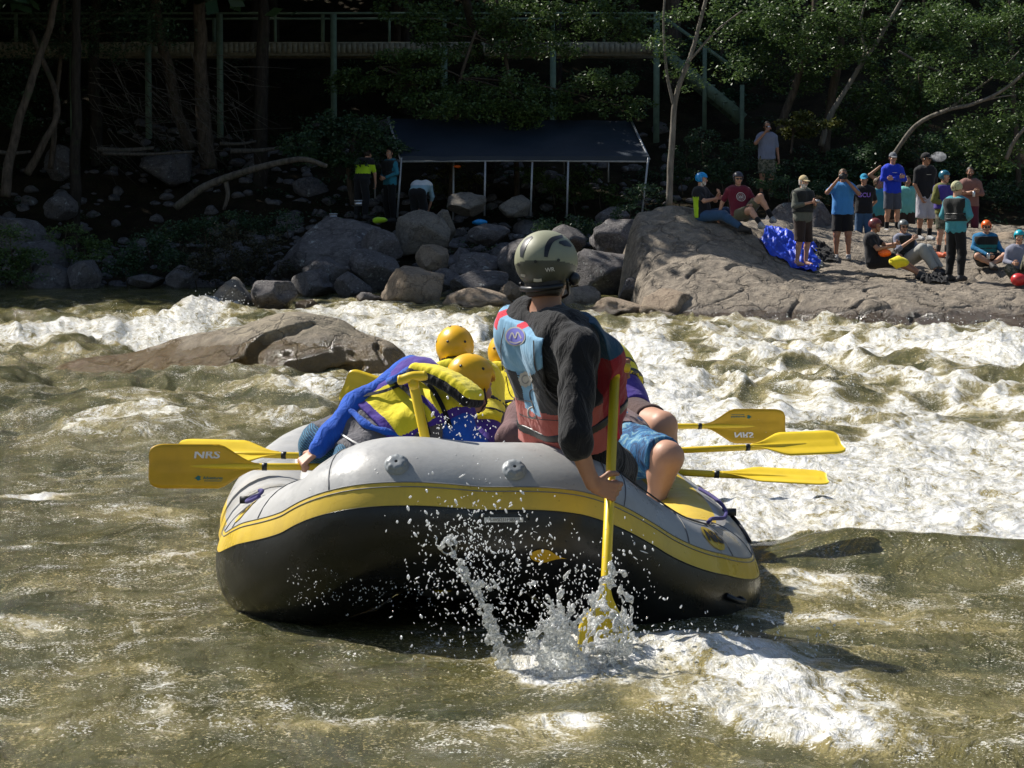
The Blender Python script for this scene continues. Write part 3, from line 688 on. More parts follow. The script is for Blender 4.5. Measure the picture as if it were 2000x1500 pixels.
def text_mesh(body, shear=0, bold=0.0):
    cu = bpy.data.curves.new('txt', 'FONT'); cu.body = body; cu.size = 1.0; cu.align_x = 'CENTER'; cu.align_y = 'CENTER'; cu.shear = shear; cu.offset = bold; cu.resolution_u = 3
    o = bpy.data.objects.new('txt', cu); COL.objects.link(o); dg = bpy.context.evaluated_depsgraph_get(); dg.update()
    me = bpy.data.meshes.new_from_object(o.evaluated_get(dg)); V = np.array([v.co[:] for v in me.vertices]); Fc = [list(p.vertices) for p in me.polygons]
    bpy.data.objects.remove(o); bpy.data.curves.remove(cu); bpy.data.meshes.remove(me); return V, Fc
RAFT = build_raft()

# ------------------------------------------------------------------ paddles
def paddle(a, b, nrm, label, blade=True, grip=True, dark=0, Lb=.50, Wb=.205, letters=False, tip_logo=False, group=None, flip=1, rs=.0165, mat=None):
    """shaft from grip end a to blade tip b; nrm: blade face normal"""
    a = np.asarray(a, float); b = np.asarray(b, float); d = unit(b-a); nrm = unit(np.asarray(nrm, float)-d*np.dot(nrm, d)); sd_ = np.cross(d, nrm)*flip
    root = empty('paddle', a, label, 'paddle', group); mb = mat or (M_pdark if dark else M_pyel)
    neck = b-d*Lb
    mkobj('shaft', *tube(np.array([a, neck, neck+d*.12, b-d*.06]), [rs, rs, rs*.9, rs*.45], 12), M_pyel, root)
    # blade: outline grid with thickness and a raised rib
    u = np.concatenate([np.linspace(0, .1, 4), np.linspace(.1, .86, 15)[1:], np.linspace(.86, 1, 9)[1:]]); ns = 11; V = []
    for side in (1, -1):
        for x in u:
            wd = Wb/2*min(1, .14+1.0*sst(.0, .46, x)) if x < .5 else Wb/2
            if x > .84: q = (x-.84)/.16; wd = Wb/2*(.62+.38*math.sqrt(max(0, 1-q**2.6)))*(1 if x < .999 else .93)
            for k in np.linspace(-1, 1, ns):
                th_ = .0045*(1-.6*k*k)+.006*math.exp(-(k/.13)**2)*(x < .93); cv = .012*math.sin(k*math.pi/2)**2
                V.append(neck+d*(x*Lb)+sd_*k*wd+nrm*(side*th_+cv))
    m = len(u)*ns; Fc = []
    for s_ in (0, 1):
        for i in range(len(u)-1):
            for k in range(ns-1):
                q = [s_*m+i*ns+k, s_*m+i*ns+k+1, s_*m+(i+1)*ns+k+1, s_*m+(i+1)*ns+k]; Fc.append(q if s_ else q[::-1])
    for i in range(len(u)-1):
        for k in (0, ns-1): q = [i*ns+k, (i+1)*ns+k, m+(i+1)*ns+k, m+i*ns+k]; Fc.append(q if k else q[::-1])
    for i in (0, len(u)-1):
        for k in range(ns-1): Fc.append([i*ns+k, i*ns+k+1, m+i*ns+k+1, m+i*ns+k])
    if blade: mkobj('blade', np.array(V), np.array(Fc), mb, root)
    mkobj('band', *tube(np.array([neck-d*.035, neck-d*.012]), rs*1.12, 12), M_black, root)
    if grip:
        gx = sd_; mkobj('grip', *tube(catmull([a-gx*.058, a-gx*.04+d*.002, a-d*.004, a+gx*.04+d*.002, a+gx*.058], 4), [.013]+[.019]*15+[.013], 12), M_pyel, root)
        mkobj('collar', *tube(np.array([a+d*.01, a+d*.06]), [.022, .0185], 12), M_pyel, root)
    if letters:
        V, Fc = text_mesh('NRS', .1, .03); fx = -1 if letters == 2 else 1
        for body, pos_, sz, mt in ((V, (.48, .052), .048, M_white),):
            P = neck+d*(pos_[0]*Lb)+sd_*pos_[1]+nrm*.012; P = P[None]-d*(body[:, 0:1]*sz*1.35*fx)+sd_*(body[:, 1:2]*sz)
            mkobj('logo_letters', P, Fc, mt, root, smooth=False)
        # outfitter mark: small leaf emblem with two lines of tiny lettering
        q = np.array([neck+d*(.50+.03*i)*Lb for i in range(2)])
        c0 = neck+d*(.44*Lb)-sd_*.055+nrm*.012
        a_ = np.linspace(0, 2*math.pi, 13)[:-1]; leaf = c0+d*.055+(np.cos(a_)*.013*(1+.5*np.cos(3*a_)))[:, None]*d+(np.sin(a_)*.011*(1+.4*np.cos(5*a_)))[:, None]*sd_
        mkobj('leaf_emblem', np.vstack([leaf, leaf.mean(0)]), [[k, (k+1) % 12, 12] for k in range(12)], M_teal, root, smooth=False)
        V2, F2 = text_mesh('Adventures', 0, .02); P = (c0-d*.01)[None]-d*(V2[:, 0:1]*.019*1.0*fx)+sd_*(V2[:, 1:2]*.019)
        mkobj('outfitter_letters', P, F2, M_teal, root, smooth=False)
        mkobj('underline', *beam(c0-d*.06-sd_*.013, c0+d*.03-sd_*.013, .003, .001, nrm), M_teal, root)
    return root
# left side, held out level over the water
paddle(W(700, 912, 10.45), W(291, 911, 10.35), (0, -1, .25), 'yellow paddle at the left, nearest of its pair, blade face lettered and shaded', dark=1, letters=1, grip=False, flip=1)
paddle(W(700, 893, 10.95), W(345, 884, 11.0), (0, -.55, 1), 'bright yellow paddle half hidden behind the lettered left blade', grip=False)
paddle(W(815, 800, 12.2), W(672, 752, 12.3), (0, -1, .3), 'yellow paddle blade peeking out above the blue jacket of the bent paddler', grip=False, Lb=.42)
# right side
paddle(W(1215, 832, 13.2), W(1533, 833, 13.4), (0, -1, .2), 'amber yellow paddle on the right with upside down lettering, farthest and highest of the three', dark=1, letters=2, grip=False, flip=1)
paddle(W(1225, 884, 11.6), W(1643, 866, 11.9), (0, -.62, 1), 'bright yellow paddle, middle one of the three held out to the right', grip=False)
paddle(W(1225, 917, 10.7), W(1616, 938, 10.7), (0, -.25, 1), 'bright yellow paddle, lowest of the three held out to the right, over the raft tube', grip=False, Wb=.20)
# spare one standing at the stern, its blade down inside the raft
paddle(W(805, 737, 8.80), W(893, 1150, 9.22), (0, -1, 0), 'yellow paddle standing inside the stern with its T grip up', Lb=.36, rs=.0195)
# the guide's steering paddle
paddle(W(1202, 712, 8.66), W(1172, 1392, 7.93), (.35, -1, .1), 'long yellow steering paddle held by the guide, its blade in the splashing water', rs=.0185, Lb=.48)
# ------------------------------------------------------------------ people
SK = skinmat('skin_light', (.52, .30, .20)); SKT = skinmat('skin_tanned', (.36, .19, .115)); SKD = skinmat('skin_deep', (.20, .11, .07))
M_hairD = basic('hair_dark', (.022, .015, .010), .55, .4, 30, .6, 200, .004, stretch=(1, 1, .2)); M_hairB = basic('hair_brown', (.10, .06, .03), .55, .4, 30, .6, 200, .004)
M_hairW = basic('hair_white', (.55, .52, .48), .7, .2, 30, .6, 200, .004)
M_lens = basic('lens', (.01, .01, .012), .12); M_eyew = basic('eye_white', (.6, .58, .55), .3); M_lip = basic('lips', (.33, .12, .10), .5)
ST = dict(hl=(-.09, 0, .92), hr=(.09, 0, .92), sl=(-.182, 0, 1.405), sr=(.182, 0, 1.405), nk=(0, .005, 1.485), hd=(0, -.02, 1.635),
          el=(-.25, .02, 1.14), er=(.25, .02, 1.14), wl=(-.27, -.05, .88), wr=(.27, -.05, .88),
          kl=(-.11, -.03, .50), kr=(.11, -.03, .50), al=(-.12, .03, .085), ar=(.12, .03, .085))
ARM = dict(down={}, crossed=dict(el=(-.26, -.06, 1.17), er=(.26, -.06, 1.17), wl=(.07, -.20, 1.22), wr=(-.08, -.23, 1.18)),
    camera=dict(el=(-.30, -.16, 1.30), er=(.30, -.14, 1.28), wl=(-.075, -.26, 1.57), wr=(.07, -.25, 1.53)),
    drink=dict(el=(-.30, -.12, 1.24), wl=(-.07, -.22, 1.52)), chest=dict(el=(-.27, -.03, 1.16), er=(.27, -.05, 1.16), wl=(-.02, -.27, 1.24), wr=(.06, -.28, 1.22)),
    belly=dict(el=(-.28, 0, 1.16), er=(.28, 0, 1.16), wl=(-.06, -.21, 1.06), wr=(.08, -.21, 1.05)), hips=dict(el=(-.36, .06, 1.2), wl=(-.2, -.06, 1.0)),
    behind=dict(el=(-.26, .08, 1.16), er=(.26, .08, 1.16), wl=(-.1, .16, .95), wr=(.1, .16, .95)), headhand=dict(el=(-.38, -.02, 1.52), wl=(-.14, -.02, 1.72)))
def frame3(f, u):
    f = unit(f); u = unit(np.asarray(u, float)-f*np.dot(u, f)); r = np.cross(f, u); return np.stack([r, f, u], 1)   # columns right(+x of the body seen from behind), forward, up
def hand_prims(w, d, n, side, curl=.5, s=1.0, grip=None):
    """wrist w, direction d, palm normal n (towards the palm side), side=+-1 for the thumb; returns capsules"""
    d = unit(d); n = unit(np.asarray(n, float)-d*np.dot(n, d)); t = np.cross(d, n)*side; P = []
    k0 = w+d*.085*s
    for q in np.linspace(-.026, .026, 4): P.append((w+d*.012*s+t*q*.7*s, k0+t*q*s, .0125*s, .0105*s))
    L = [.074, .084, .078, .060]
    for i, q in enumerate((.030, .0105, -.0095, -.029)):
        a = k0+t*q*s; ang = 0; dd = d
        cs = (curl*.9, curl*1.5, curl*1.1)
        for j, fr in enumerate((.45, .31, .24)):
            ang += cs[j]*(1+.08*i); dd = unit(d*math.cos(ang)+n*math.sin(ang)); b = a+dd*L[i]*fr*s; P.append((a, b, (.0092-.0008*j)*s, (.0086-.0010*j)*s)); a = b
    a = w+d*.025*s+t*.026*s; b = a+unit(d*.6+t*.8+n*.25)*.038*s; c = b+unit(d*.9+t*.15+n*(.35+curl*.5))*.030*s; e = c+unit(d*.9-t*.1+n*(.4+curl*.7))*.024*s
    P += [(a, b, .0125*s, .0105*s), (b, c, .0105*s, .0095*s), (c, e, .0095*s, .0078*s)]
    return P
def head_sdf(p, c, M, s=1.0):
    q = (p-np.asarray(c, np.float32))@np.asarray(M, np.float32)/s     # x right, y forward, z up
    x, y, z = q[..., 0], q[..., 1], q[..., 2]; ax = np.abs(x); qa = np.stack([ax, y, z], -1)
    d = ell_d(q, (0, -.012, .025), (.074, .094, .092))
    d = smin(d, ell_d(q, (0, .030, -.048), (.055, .056, .066)), .03)
    d = smin(d, ell_d(q, (0, .066, -.092), (.024, .020, .018)), .03)                        # chin
    d = smin(d, ell_d(q, (0, .078, .022), (.050, .012, .012)), .018)                        # brow
    d = -smin(-d, ell_d(qa, (.031, .099, .002), (.020, .018, .013)), .012)                   # sockets
    d = smin(d, ell_d(qa, (.031, .077, .001), (.0135, .0125, .012)), .002)                  # eyes
    d = smin(d, cap_d(q, (0, .088, .012), (0, .112, -.024), .007, .0115), .010)             # nose
    d = smin(d, ell_d(qa, (.010, .100, -.029), (.009, .010, .007)), .006)
    d = smin(d, ell_d(q, (0, .088, -.052), (.024, .011, .0055)), .006); d = smin(d, ell_d(q, (0, .087, -.063), (.021, .011, .006)), .005)
    d = smin(d, ell_d(qa, (.045, .062, -.026), (.018, .022, .018)), .02)
    d = smin(d, ell_d(qa, (.077, -.010, -.008), (.008, .018, .030)), .006)                  # ears
    return d*s
def build_person(label, J, H=1.75, face=None, up=(0, 0, 1), skin=None, res=.016, hres=.0085, group=None, shirt=None, pants=None, pfd=None, shoes=None, hat=None, hair=None,
                 glasses=False, beard=None, socks=None, seat=False, curls=(.5, .5), palms=(None, None), hands=(True, True), hdirs=(None, None), loc=None, extra=None, fat=1.0, slv=.012, bulk=0, bulkdrop=0, arml=0, armback=0, facehide=False):
    J = {k: np.asarray(v, float) for k, v in J.items()}; s = H/1.75; skin = skin or SK
    mh = (J['hl']+J['hr'])/2; root = empty('person', loc if loc is not None else (mh[0], mh[1], min(J['al'][2], J['ar'][2])-.08*s), label, 'person', group)
    side = unit(J['sr']-J['sl']); spine = unit(J['nk']-mh); front = unit(np.cross(side, spine))
    fwd = front if face is None else np.asarray(face, float)     # forward of the head
    M = frame3(fwd, up)
    def L(a, b, t): return a*(1-t)+b*t
    ch = L(mh, J['nk'], .62); wa = L(mh, J['nk'], .26)
    tw = {k: L(J['nk'], J['s'+k], .55)-spine*.07*s for k in 'lr'}
    wp = {'l': wa-side*.062*s, 'r': wa+side*.062*s}; hp = {k: J['h'+k]*.9+mh*.1 for k in 'lr'}
    def torso(p, o=0.0, k=.07):
        d = None
        for q in 'lr':
            a = smin(cap_d(p, tw[q], wp[q], (.098*fat)*s+o, .092*fat*s+o), cap_d(p, wp[q], hp[q], .092*fat*s+o, .102*fat*s+o), k)
            d = a if d is None else smin(d, a, k)
        d = smin(d, cap_d(p, tw['l'], tw['r'], .085*s+o, .085*s+o), k)
        return smin(d, cap_d(p, L(J['nk'], J['sl'], .5)-spine*.02*s, L(J['nk'], J['sr'], .5)-spine*.02*s, .055*s+o, .055*s+o), k)
    def arm(p, q, o=0.0, t=2.0):
        sh, e, w_ = J['s'+q]-spine*.015*s, J['e'+q], J['w'+q]
        d = cap_d(p, L(J['nk'], sh, .55)-spine*.02*s, sh, .052*s+o, .056*s+o)
        t1 = min(t, 1); d = smin(d, cap_d(p, sh, L(sh, e, t1), .056*s+o, (.056-.016*t1)*s+o), .04)
        if t > 1: d = smin(d, cap_d(p, e, L(e, w_, t-1), .040*s+o, (.040-.014*(t-1))*s+o), .02)
        return d
    def leg(p, q, o=0.0, t=2.0, flare=0.0):
        h, k, a = hp[q], J['k'+q], J['a'+q]; t1 = min(t, 1)
        d = cap_d(p, h, L(h, k, t1), .096*fat*s+o, (.096*fat-.036*t1)*s+o+flare*t1)
        if t > 1:
            d = smin(d, cap_d(p, k, L(k, a, t-1), .058*s+o+flare, (.058-.020*(t-1))*s+o+flare), .03)
            if t > 1.3: m = L(k, a, .3)+np.cross(side, unit(a-k))*(.012*s); d = smin(d, ell_d(p, m, np.full(3, .055*s+o+flare)), .04)
        return d
    neck = (J['nk']-spine*.03*s, J['hd']-M[:, 2]*.06*s-M[:, 1]*.012*s)
    toes = {}
    for q in 'lr':
        if 't'+q in J: toes[q] = J['t'+q]
        else:
            ff = np.array([front[0], front[1], 0]); ff = unit(ff) if np.linalg.norm(ff) > .2 else np.array([0, -1., 0])
            toes[q] = J['a'+q]+ff*.17*s-np.array([0, 0, .05*s])
    def foot(p, q, o=0.0):
        a, tt = J['a'+q], toes[q]; heel = a-unit(np.array([*(tt-a)[:2], 0])+1e-6)*.035*s-np.array([0, 0, .05*s]) if abs((tt-a)[2]) < .12 else a-unit(tt-a)*.03
        d = cap_d(p, heel, tt, .038*s+o, .032*s+o); return smin(d, cap_d(p, a, L(a, tt, .6), .040*s+o, .030*s+o), .03)
    pts = [J[k] for k in J]+[toes['l'], toes['r']]
    covered = shirt is not None
    def fbody(p):
        d = torso(p)
        for q in 'lr': d = smin(d, arm(p, q), .03); d = smin(d, leg(p, q), .04)
        d = smin(d, cap_d(p, neck[0], neck[1], .058*s, .054*s), .03)
        for q in 'lr': d = smin(d, foot(p, q), .02)
        return np.minimum(d, head_sdf(p, J['hd'], M, s)+.004)
    parts = []; lo, hi = bounds(pts, .16*s); parts.append(surfnets(fbody, lo, hi, res))
    if not facehide:
        fh = lambda p: smin(head_sdf(p, J['hd'], M, s), cap_d(p, neck[0], neck[1], .057*s, .053*s), .02)
        parts.append(surfnets(fh, *bounds([J['hd'], neck[0]], .14*s), hres))
    for i, q in enumerate('lr'):
        if not hands[i]: continue
        d_ = unit(J['w'+q]-J['e'+q]) if hdirs[i] is None else unit(hdirs[i]); n_ = palms[i] if palms[i] is not None else unit(L(mh, J['nk'], .5)-J['w'+q])
        P = hand_prims(J['w'+q], d_, n_, (1 if q == 'l' else -1), curls[i], s)
        def fhd(p, P=P, q=q):
            d = cap_d(p, L(J['e'+q], J['w'+q], .8), J['w'+q]+d_*.01, .030*s, .024*s)
            for a, b, ra, rb in P: d = smin(d, cap_d(p, a, b, ra, rb), .006)
            return d
        parts.append(surfnets(fhd, *bounds([c for a in P for c in a[:2]]+[L(J['e'+q], J['w'+q], .85)], .03), min(hres, .0055)))
    V, Fc = cat_mesh([x for x in parts if len(x[0])])
    mats = [skin, M_eyew, M_lens, M_lip, beard or skin]
    fc = V[Fc].mean(1); q = (fc-J['hd'])@M/s; mi = np.zeros(len(Fc), int); ax = np.abs(q[:, 0])
    e = ((ax-.031)/.0125)**2+((q[:, 2]-.001)/.008)**2; mi[(e < 1) & (q[:, 1] > .07)] = 1; mi[(e < .22) & (q[:, 1] > .07)] = 2
    mi[((q[:, 0]/.024)**2+((q[:, 2]+.0575)/.011)**2 < 1) & (q[:, 1] > .08)] = 3
    if beard is not None: mi[(q[:, 2] < -.036) & (q[:, 2] > -.13) & (q[:, 1] > .0) & (np.linalg.norm(q, axis=1) < .16) & (mi != 3)] = 4
    mkobj('body', V, Fc, mats, root, mi)
    def garment(name, f, lo, hi, mat, r=res, midx=None, parent=None):
        v, c = surfnets(f, lo, hi, r)
        if len(v) == 0: return None
        mm = midx(v[c].mean(1)) if midx else None
        return mkobj(name, v, c, mat, parent or root, mm)
    wr_amp = .007 if res > .012 else .0085
    def wrinkle(p, o=0):
        return wr_amp*pn(p[..., 0]*13+o, p[..., 1]*13, p[..., 2]*7)+(0 if res > .012 else .006*pn(p[..., 0]*26+o+p[..., 2]*9, p[..., 1]*26, p[..., 2]*13))
    tp = [tw['l'], tw['r'], hp['l'], hp['r'], J['sl'], J['sr'], J['nk']]
    if shirt is not None:
        mat, sl, lowr = shirt[:3]; lo_, hi_ = bounds(tp+([J['el'], J['er']] if sl > 0 else [])+([J['wl'], J['wr']] if sl > 1 else []), .17*s); hem = mh-spine*lowr*s
        def fs(p):
            d = torso(p, .017+.004*s)
            if sl > 0:
                for q in 'lr': d = smin(d, arm(p, q, slv, sl), .03)
            d = np.maximum(d+wrinkle(p), -((p-hem.astype(np.float32))@spine.astype(np.float32)))
            return np.maximum(d, -cap_d(p, neck[0]+spine*(.035 if sl > 0 else -.02)*s, neck[1]+spine*.12*s, .060*s, .075*s))
        garment('shirt', fs, lo_, hi_, mat, midx=shirt[3] if len(shirt) > 3 else None)
    if pants is not None:
        mat, ln, fl = pants[:3]; lp = [hp['l'], hp['r'], wa, J['kl'], J['kr']]+([J['al'], J['ar']] if ln > 1 else [])
        def fp(p):
            d = None
            for q in 'lr':
                a = leg(p, q, .012, ln, fl); d = a if d is None else smin(d, a, .03)
            w_ = np.maximum(torso(p, .010), (p-(mh+spine*.10*s).astype(np.float32))@spine.astype(np.float32)); d = smin(d, w_, .03)+wrinkle(p, 5)
            for q in 'lr':
                if ln < 2:
                    if ln <= 1: a = hp[q]; b = L(hp[q], J['k'+q], ln)
                    else: a = J['k'+q]; b = L(J['k'+q], J['a'+q], ln-1)
                    u = unit(b-a); near = cap_d(p, b, b+u*.12, .13, .13); d = np.where(near < 0, np.maximum(d, (p-b.astype(np.float32))@u.astype(np.float32)), d)
            return d
        lo_, hi_ = bounds(lp, .15*s); garment('trousers' if ln > 1.4 else 'shorts', fp, lo_, hi_, mat)
    if socks is not None or shoes is not None:
        for q in 'lr':
            if shoes is not None:
                lo_, hi_ = bounds([J['a'+q], toes[q]], .09*s); ank = J['a'+q]+unit(J['k'+q]-J['a'+q])*.03*s; un = unit(J['k'+q]-J['a'+q])
                garment('shoe', lambda p: np.maximum(foot(p, q, .010), (p-ank.astype(np.float32))@un.astype(np.float32)), lo_, hi_, shoes, r=min(res, .011))
            if socks is not None:
                b = L(J['a'+q], J['k'+q], .35); lo_, hi_ = bounds([J['a'+q], b], .08*s); garment('sock', lambda p: np.minimum(cap_d(p, J['a'+q], b, .045*s, .052*s), 1e9), lo_, hi_, socks, r=min(res, .011))
    if pfd is not None:
        mat = pfd[0]; bot = mh+spine*(.13 if len(pfd) < 3 else pfd[2])*s; topv = J['nk']-spine*.015*s
        def vest(p):
            d = torso(p, .048, .05)
            if bulk:
                for q in 'lr': d = smin(d, cap_d(p, tw[q]+front*bulk-spine*bulkdrop, wp[q]+front*bulk-spine*.02, .10, .10), .05)
            return d
        def fv(p):
            d = vest(p)+wrinkle(p, 9)*.6
            for q in 'lr':
                sh = J['s'+q]-(J['sl']-J['nk'])*(armback*2.2 if q == 'l' else 0); d = np.maximum(d, -cap_d(p, sh-spine*.03+(sh-J['nk'])*.18, sh-spine*.17*s+(sh-J['nk'])*.12, .072*s+arml, .082*s+arml))
            d = np.maximum(d, -((p-bot.astype(np.float32))@spine.astype(np.float32))); d = np.maximum(d, (p-topv.astype(np.float32))@spine.astype(np.float32))
            return np.maximum(d, -cap_d(p, J['nk']-spine*.03, J['nk']+spine*.2, .075*s, .075*s))
        lo_, hi_ = bounds(tp, .16*s+bulk); garment('life_jacket', fv, lo_, hi_, mat, r=.005 if res < .011 else res, midx=pfd[1] if len(pfd) > 1 else None)
        if True:
            bm_ = M_black
            for hgt in (.20, .30):
                c = L(mh, J['nk'], hgt/.56*.9)
                def fb(p, c=c): return np.maximum(torso(p, .053, .05), np.abs((p-c.astype(np.float32))@spine.astype(np.float32))-.014)
                if pfd[1:2] != [None] and res >= .012: garment('belt', fb, lo_, hi_, bm_, r=res)
    if hair is not None:
        hm, hl_ = hair
        def fr(p):
            q_ = (p-J['hd'].astype(np.float32))@M.astype(np.float32)/s; n_ = .006*pn(q_[..., 0]*60, q_[..., 1]*60, q_[..., 2]*18)
            d = ell_d(q_, (0, -.020, .030), (.083, .100, .098))+n_
            if hl_ > 0: d = smin(d, ell_d(q_, (0, -.045, -.03-hl_*.5), (.074, .055, .06+hl_*.6)), .02)
            cut = np.maximum(q_[..., 1]-.035-.35*np.clip(q_[..., 2]-.02, 0, 1), -(q_[..., 2]+.045+hl_)); return np.maximum(d, cut)*s
        garment('hair', fr, *bounds([J['hd']], (.15+hl_)*s), hm, r=min(res, .010))
    if glasses:
        parts = []
        for sx in (-1, 1):
            c = J['hd']+M@np.array([sx*.031, .102, .003])*s; v, c_ = sphere((0, 0, 0), (.026*s, .006*s, .018*s), 12, 6); parts.append((v@M.T+c, c_))
            parts.append(beam(J['hd']+M@np.array([sx*.056, .095, .006])*s, J['hd']+M@np.array([sx*.082, -.005, .004])*s, .004, .007, M[:, 2]))
        parts.append(beam(J['hd']+M@np.array([-.012, .108, .008])*s, J['hd']+M@np.array([.012, .108, .008])*s, .004, .004, M[:, 2]))
        mkobj('sunglasses', *cat_mesh(parts), M_lens, root)
    if hat is not None:
        kind, hm = hat[0], hat[1]
        def loc_(p): return (p-J['hd'].astype(np.float32))@M.astype(np.float32)/s
        def fhat(p):
            q_ = loc_(p); x, y, z = q_[..., 0], q_[..., 1], q_[..., 2]
            if kind == 'cap':
                d = np.maximum(ell_d(q_, (0, -.010, .035), (.088, .106, .098)), -(z-.032)); br = np.maximum(ell_d(q_, (0, .105, .036-0), (.070, .085, .050)), np.abs(z-.040+.35*np.clip(y-.1, 0, 1)+x*x*3)-.005)
                return np.minimum(d, br)*s
            if kind == 'beanie': return (np.maximum(ell_d(q_, (0, -.012, .035), (.090, .108, .112)), -(z+.012-.3*np.clip(y, -.1, .1)))+.003*np.sin(x*220))*s
            d = ell_d(q_, (0, -.012, .032), (.102, .125, .112)); inner = ell_d(q_, (0, -.008, .020), (.082, .104, .100))
            if kind == 'full': cut = np.maximum(-(z+.055), np.minimum(-(z-.035), .1-np.abs(0))*0-1)
            ear = smin(-(z-.030)+.0, -(z+.045)+np.clip(np.abs(y+.02)-.035, 0, 1)*3, .01); cutf = np.where(y > .035, -(z-.042), np.where(np.abs(x) > .05, -(z+.050), -(z+.028)))
            d = np.maximum(d, cutf*.7); return np.maximum(d, -inner)*s
        ho = garment('cap' if kind == 'cap' else 'beanie' if kind == 'beanie' else 'helmet', fhat, *bounds([J['hd']], .20*s), hm, r=min(res, .0085), midx=(lambda c_: hat[2](loc_(c_))) if len(hat) > 2 else None)
        if kind == 'helmet' and ho is not None:
            for hx, hy, hz in ((-.045, -.12, .05), (.045, -.12, .05), (.096, -.03, .055), (-.096, -.03, .055), (.03, -.05, .14), (-.03, -.05, .14)):
                dir_ = unit(np.array([hx, hy, hz])-np.array([0, -.012, .032])); t_ = 1/np.linalg.norm(dir_/np.array([.102, .125, .112])); c = np.array([0, -.012, .032])+dir_*(t_+.0005)
                cw = J['hd']+M@c*s; mkobj('vent', *lathe([(.0075*s, 0), (.0072*s, .0012), (.0001, .0014)], cw, M@dir_, 10), M_black, ho)
            parts = []
            for sx in (-1, 1): parts.append(tube([J['hd']+M@np.array([sx*.084, .0, -.02])*s, J['hd']+M@np.array([sx*.066, .045, -.085])*s, J['hd']+M@np.array([0, .062, -.117])*s], .0045, 6))
            mkobj('chin_strap', *cat_mesh(parts), M_black, ho)
    if extra: extra(root, dict(vest=vest if pfd is not None else torso, J=J, M=M, s=s, side=side, spine=spine, mh=mh, torso=torso, arm=arm, leg=leg, tp=tp, garment=garment, L=L, tw=tw, front=front, wrinkle=wrinkle, hp=hp))
    return root
def stand(px, py, D, H=1.75, rz=0, arms='down', over=None, lean=0):
    """joints of a standing figure whose feet are at the photo point; rz=0 faces the river"""
    base = W(px, py, D); s = H/1.75; J = dict(ST); J.update(ARM[arms]); J.update(over or {}); c, n = math.cos(R(rz)), math.sin(R(rz)); out = {}
    for k, v in J.items():
        v = np.array(v, float)*s; v[0] += lean*v[2]; out[k] = base+np.array([v[0]*c-v[1]*n, v[0]*n+v[1]*c, v[2]])
    fz = lambda d: np.array([math.sin(R(d+rz)), -math.cos(R(d+rz)), 0])
    return out, fz
def trace(f, P, d, n=40, maxd=3.0):
    P = np.array(P, float); d = np.asarray(d, float); d = np.broadcast_to(d/np.linalg.norm(d, axis=-1, keepdims=True), P.shape); t = np.zeros(len(P))
    for _ in range(n): t = np.clip(t+f((P+d*t[:, None]).astype(np.float32))*.8, 0, maxd)
    return P+d*t[:, None], d
def from_cam(f, pix, D0, off=.004):
    """photo points -> points on the surface f, standing off by off"""
    P = np.array([W(x, y, D0) for x, y in pix]); Q, d = trace(f, P, P-np.array([0, 0, CZ])); return Q-d*off
def disc_decal(name, f, cx, cy, rx, ry, D0, mat, parent, off=.004, n=24, ang=0, pts=None):
    pix = [(cx, cy)]; rings = [.35, .7, 1]
    for q in rings:
        for k in range(n):
            a = 2*math.pi*k/n; x, y = rx*q*math.cos(a), ry*q*math.sin(a)
            if pts: x, y = x*pts(a), y*pts(a)
            pix.append((cx+x*math.cos(ang)-y*math.sin(ang), cy+x*math.sin(ang)+y*math.cos(ang)))
    V = from_cam(f, pix, D0, off); Fc = [[0, 1+(k+1) % n, 1+k] for k in range(n)]
    for q in range(2): Fc += [[1+q*n+k, 1+q*n+(k+1) % n, 1+(q+1)*n+(k+1) % n, 1+(q+1)*n+k] for k in range(n)]
    return mkobj(name, V, Fc, mat, parent)
def strip_decal(name, f, path, w, D0, mat, parent, off=.004, m=8):
    P = catmull(np.array(path, float), m)[:, :2]; T = np.gradient(P, axis=0); T /= np.linalg.norm(T, axis=1)[:, None]; N = np.stack([-T[:, 1], T[:, 0]], 1)
    ww = np.broadcast_to(np.asarray(w, float), (len(P),))[:, None] if np.ndim(w) == 0 else np.interp(np.linspace(0, 1, len(P)), np.linspace(0, 1, len(w)), w)[:, None]
    rows = [P+N*ww*q for q in (-.5, -.17, .17, .5)]; pix = np.concatenate(rows); V = from_cam(f, pix, D0, off); n = len(P)
    Fc = np.array([[r*n+i, r*n+i+1, (r+1)*n+i+1, (r+1)*n+i] for r in range(3) for i in range(n-1)]); return mkobj(name, V, Fc, mat, parent)
def text_decal(name, f, body, cx, cy, h, D0, mat, parent, off=.006, ang=0, bold=.02, sx=1):
    V, Fc = text_mesh(body, 0, bold); x, y = V[:, 0]*h*sx, -V[:, 1]*h; pix = np.stack([cx+x*math.cos(ang)-y*math.sin(ang), cy+x*math.sin(ang)+y*math.cos(ang)], 1)
    return mkobj(name, from_cam(f, pix, D0, off), Fc, mat, parent, smooth=False)
def col(name, c, **k): return fabric(name, c, **k)
K_black = col('cloth_black', (.008, .008, .0095), fold=.8); K_blue = col('vest_sky', (.22, .42, .60), fold=.35); K_red = col('vest_brick', (.42, .105, .085), fold=.4); K_dred = col('vest_crimson', (.30, .02, .03))
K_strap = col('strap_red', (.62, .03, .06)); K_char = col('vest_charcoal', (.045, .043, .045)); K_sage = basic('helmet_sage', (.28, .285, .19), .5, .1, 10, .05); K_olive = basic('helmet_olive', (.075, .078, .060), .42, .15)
K_purp = basic('patch_purple', (.16, .16, .50), .6); K_silver = basic('patch_silver', (.42, .40, .36), .6)
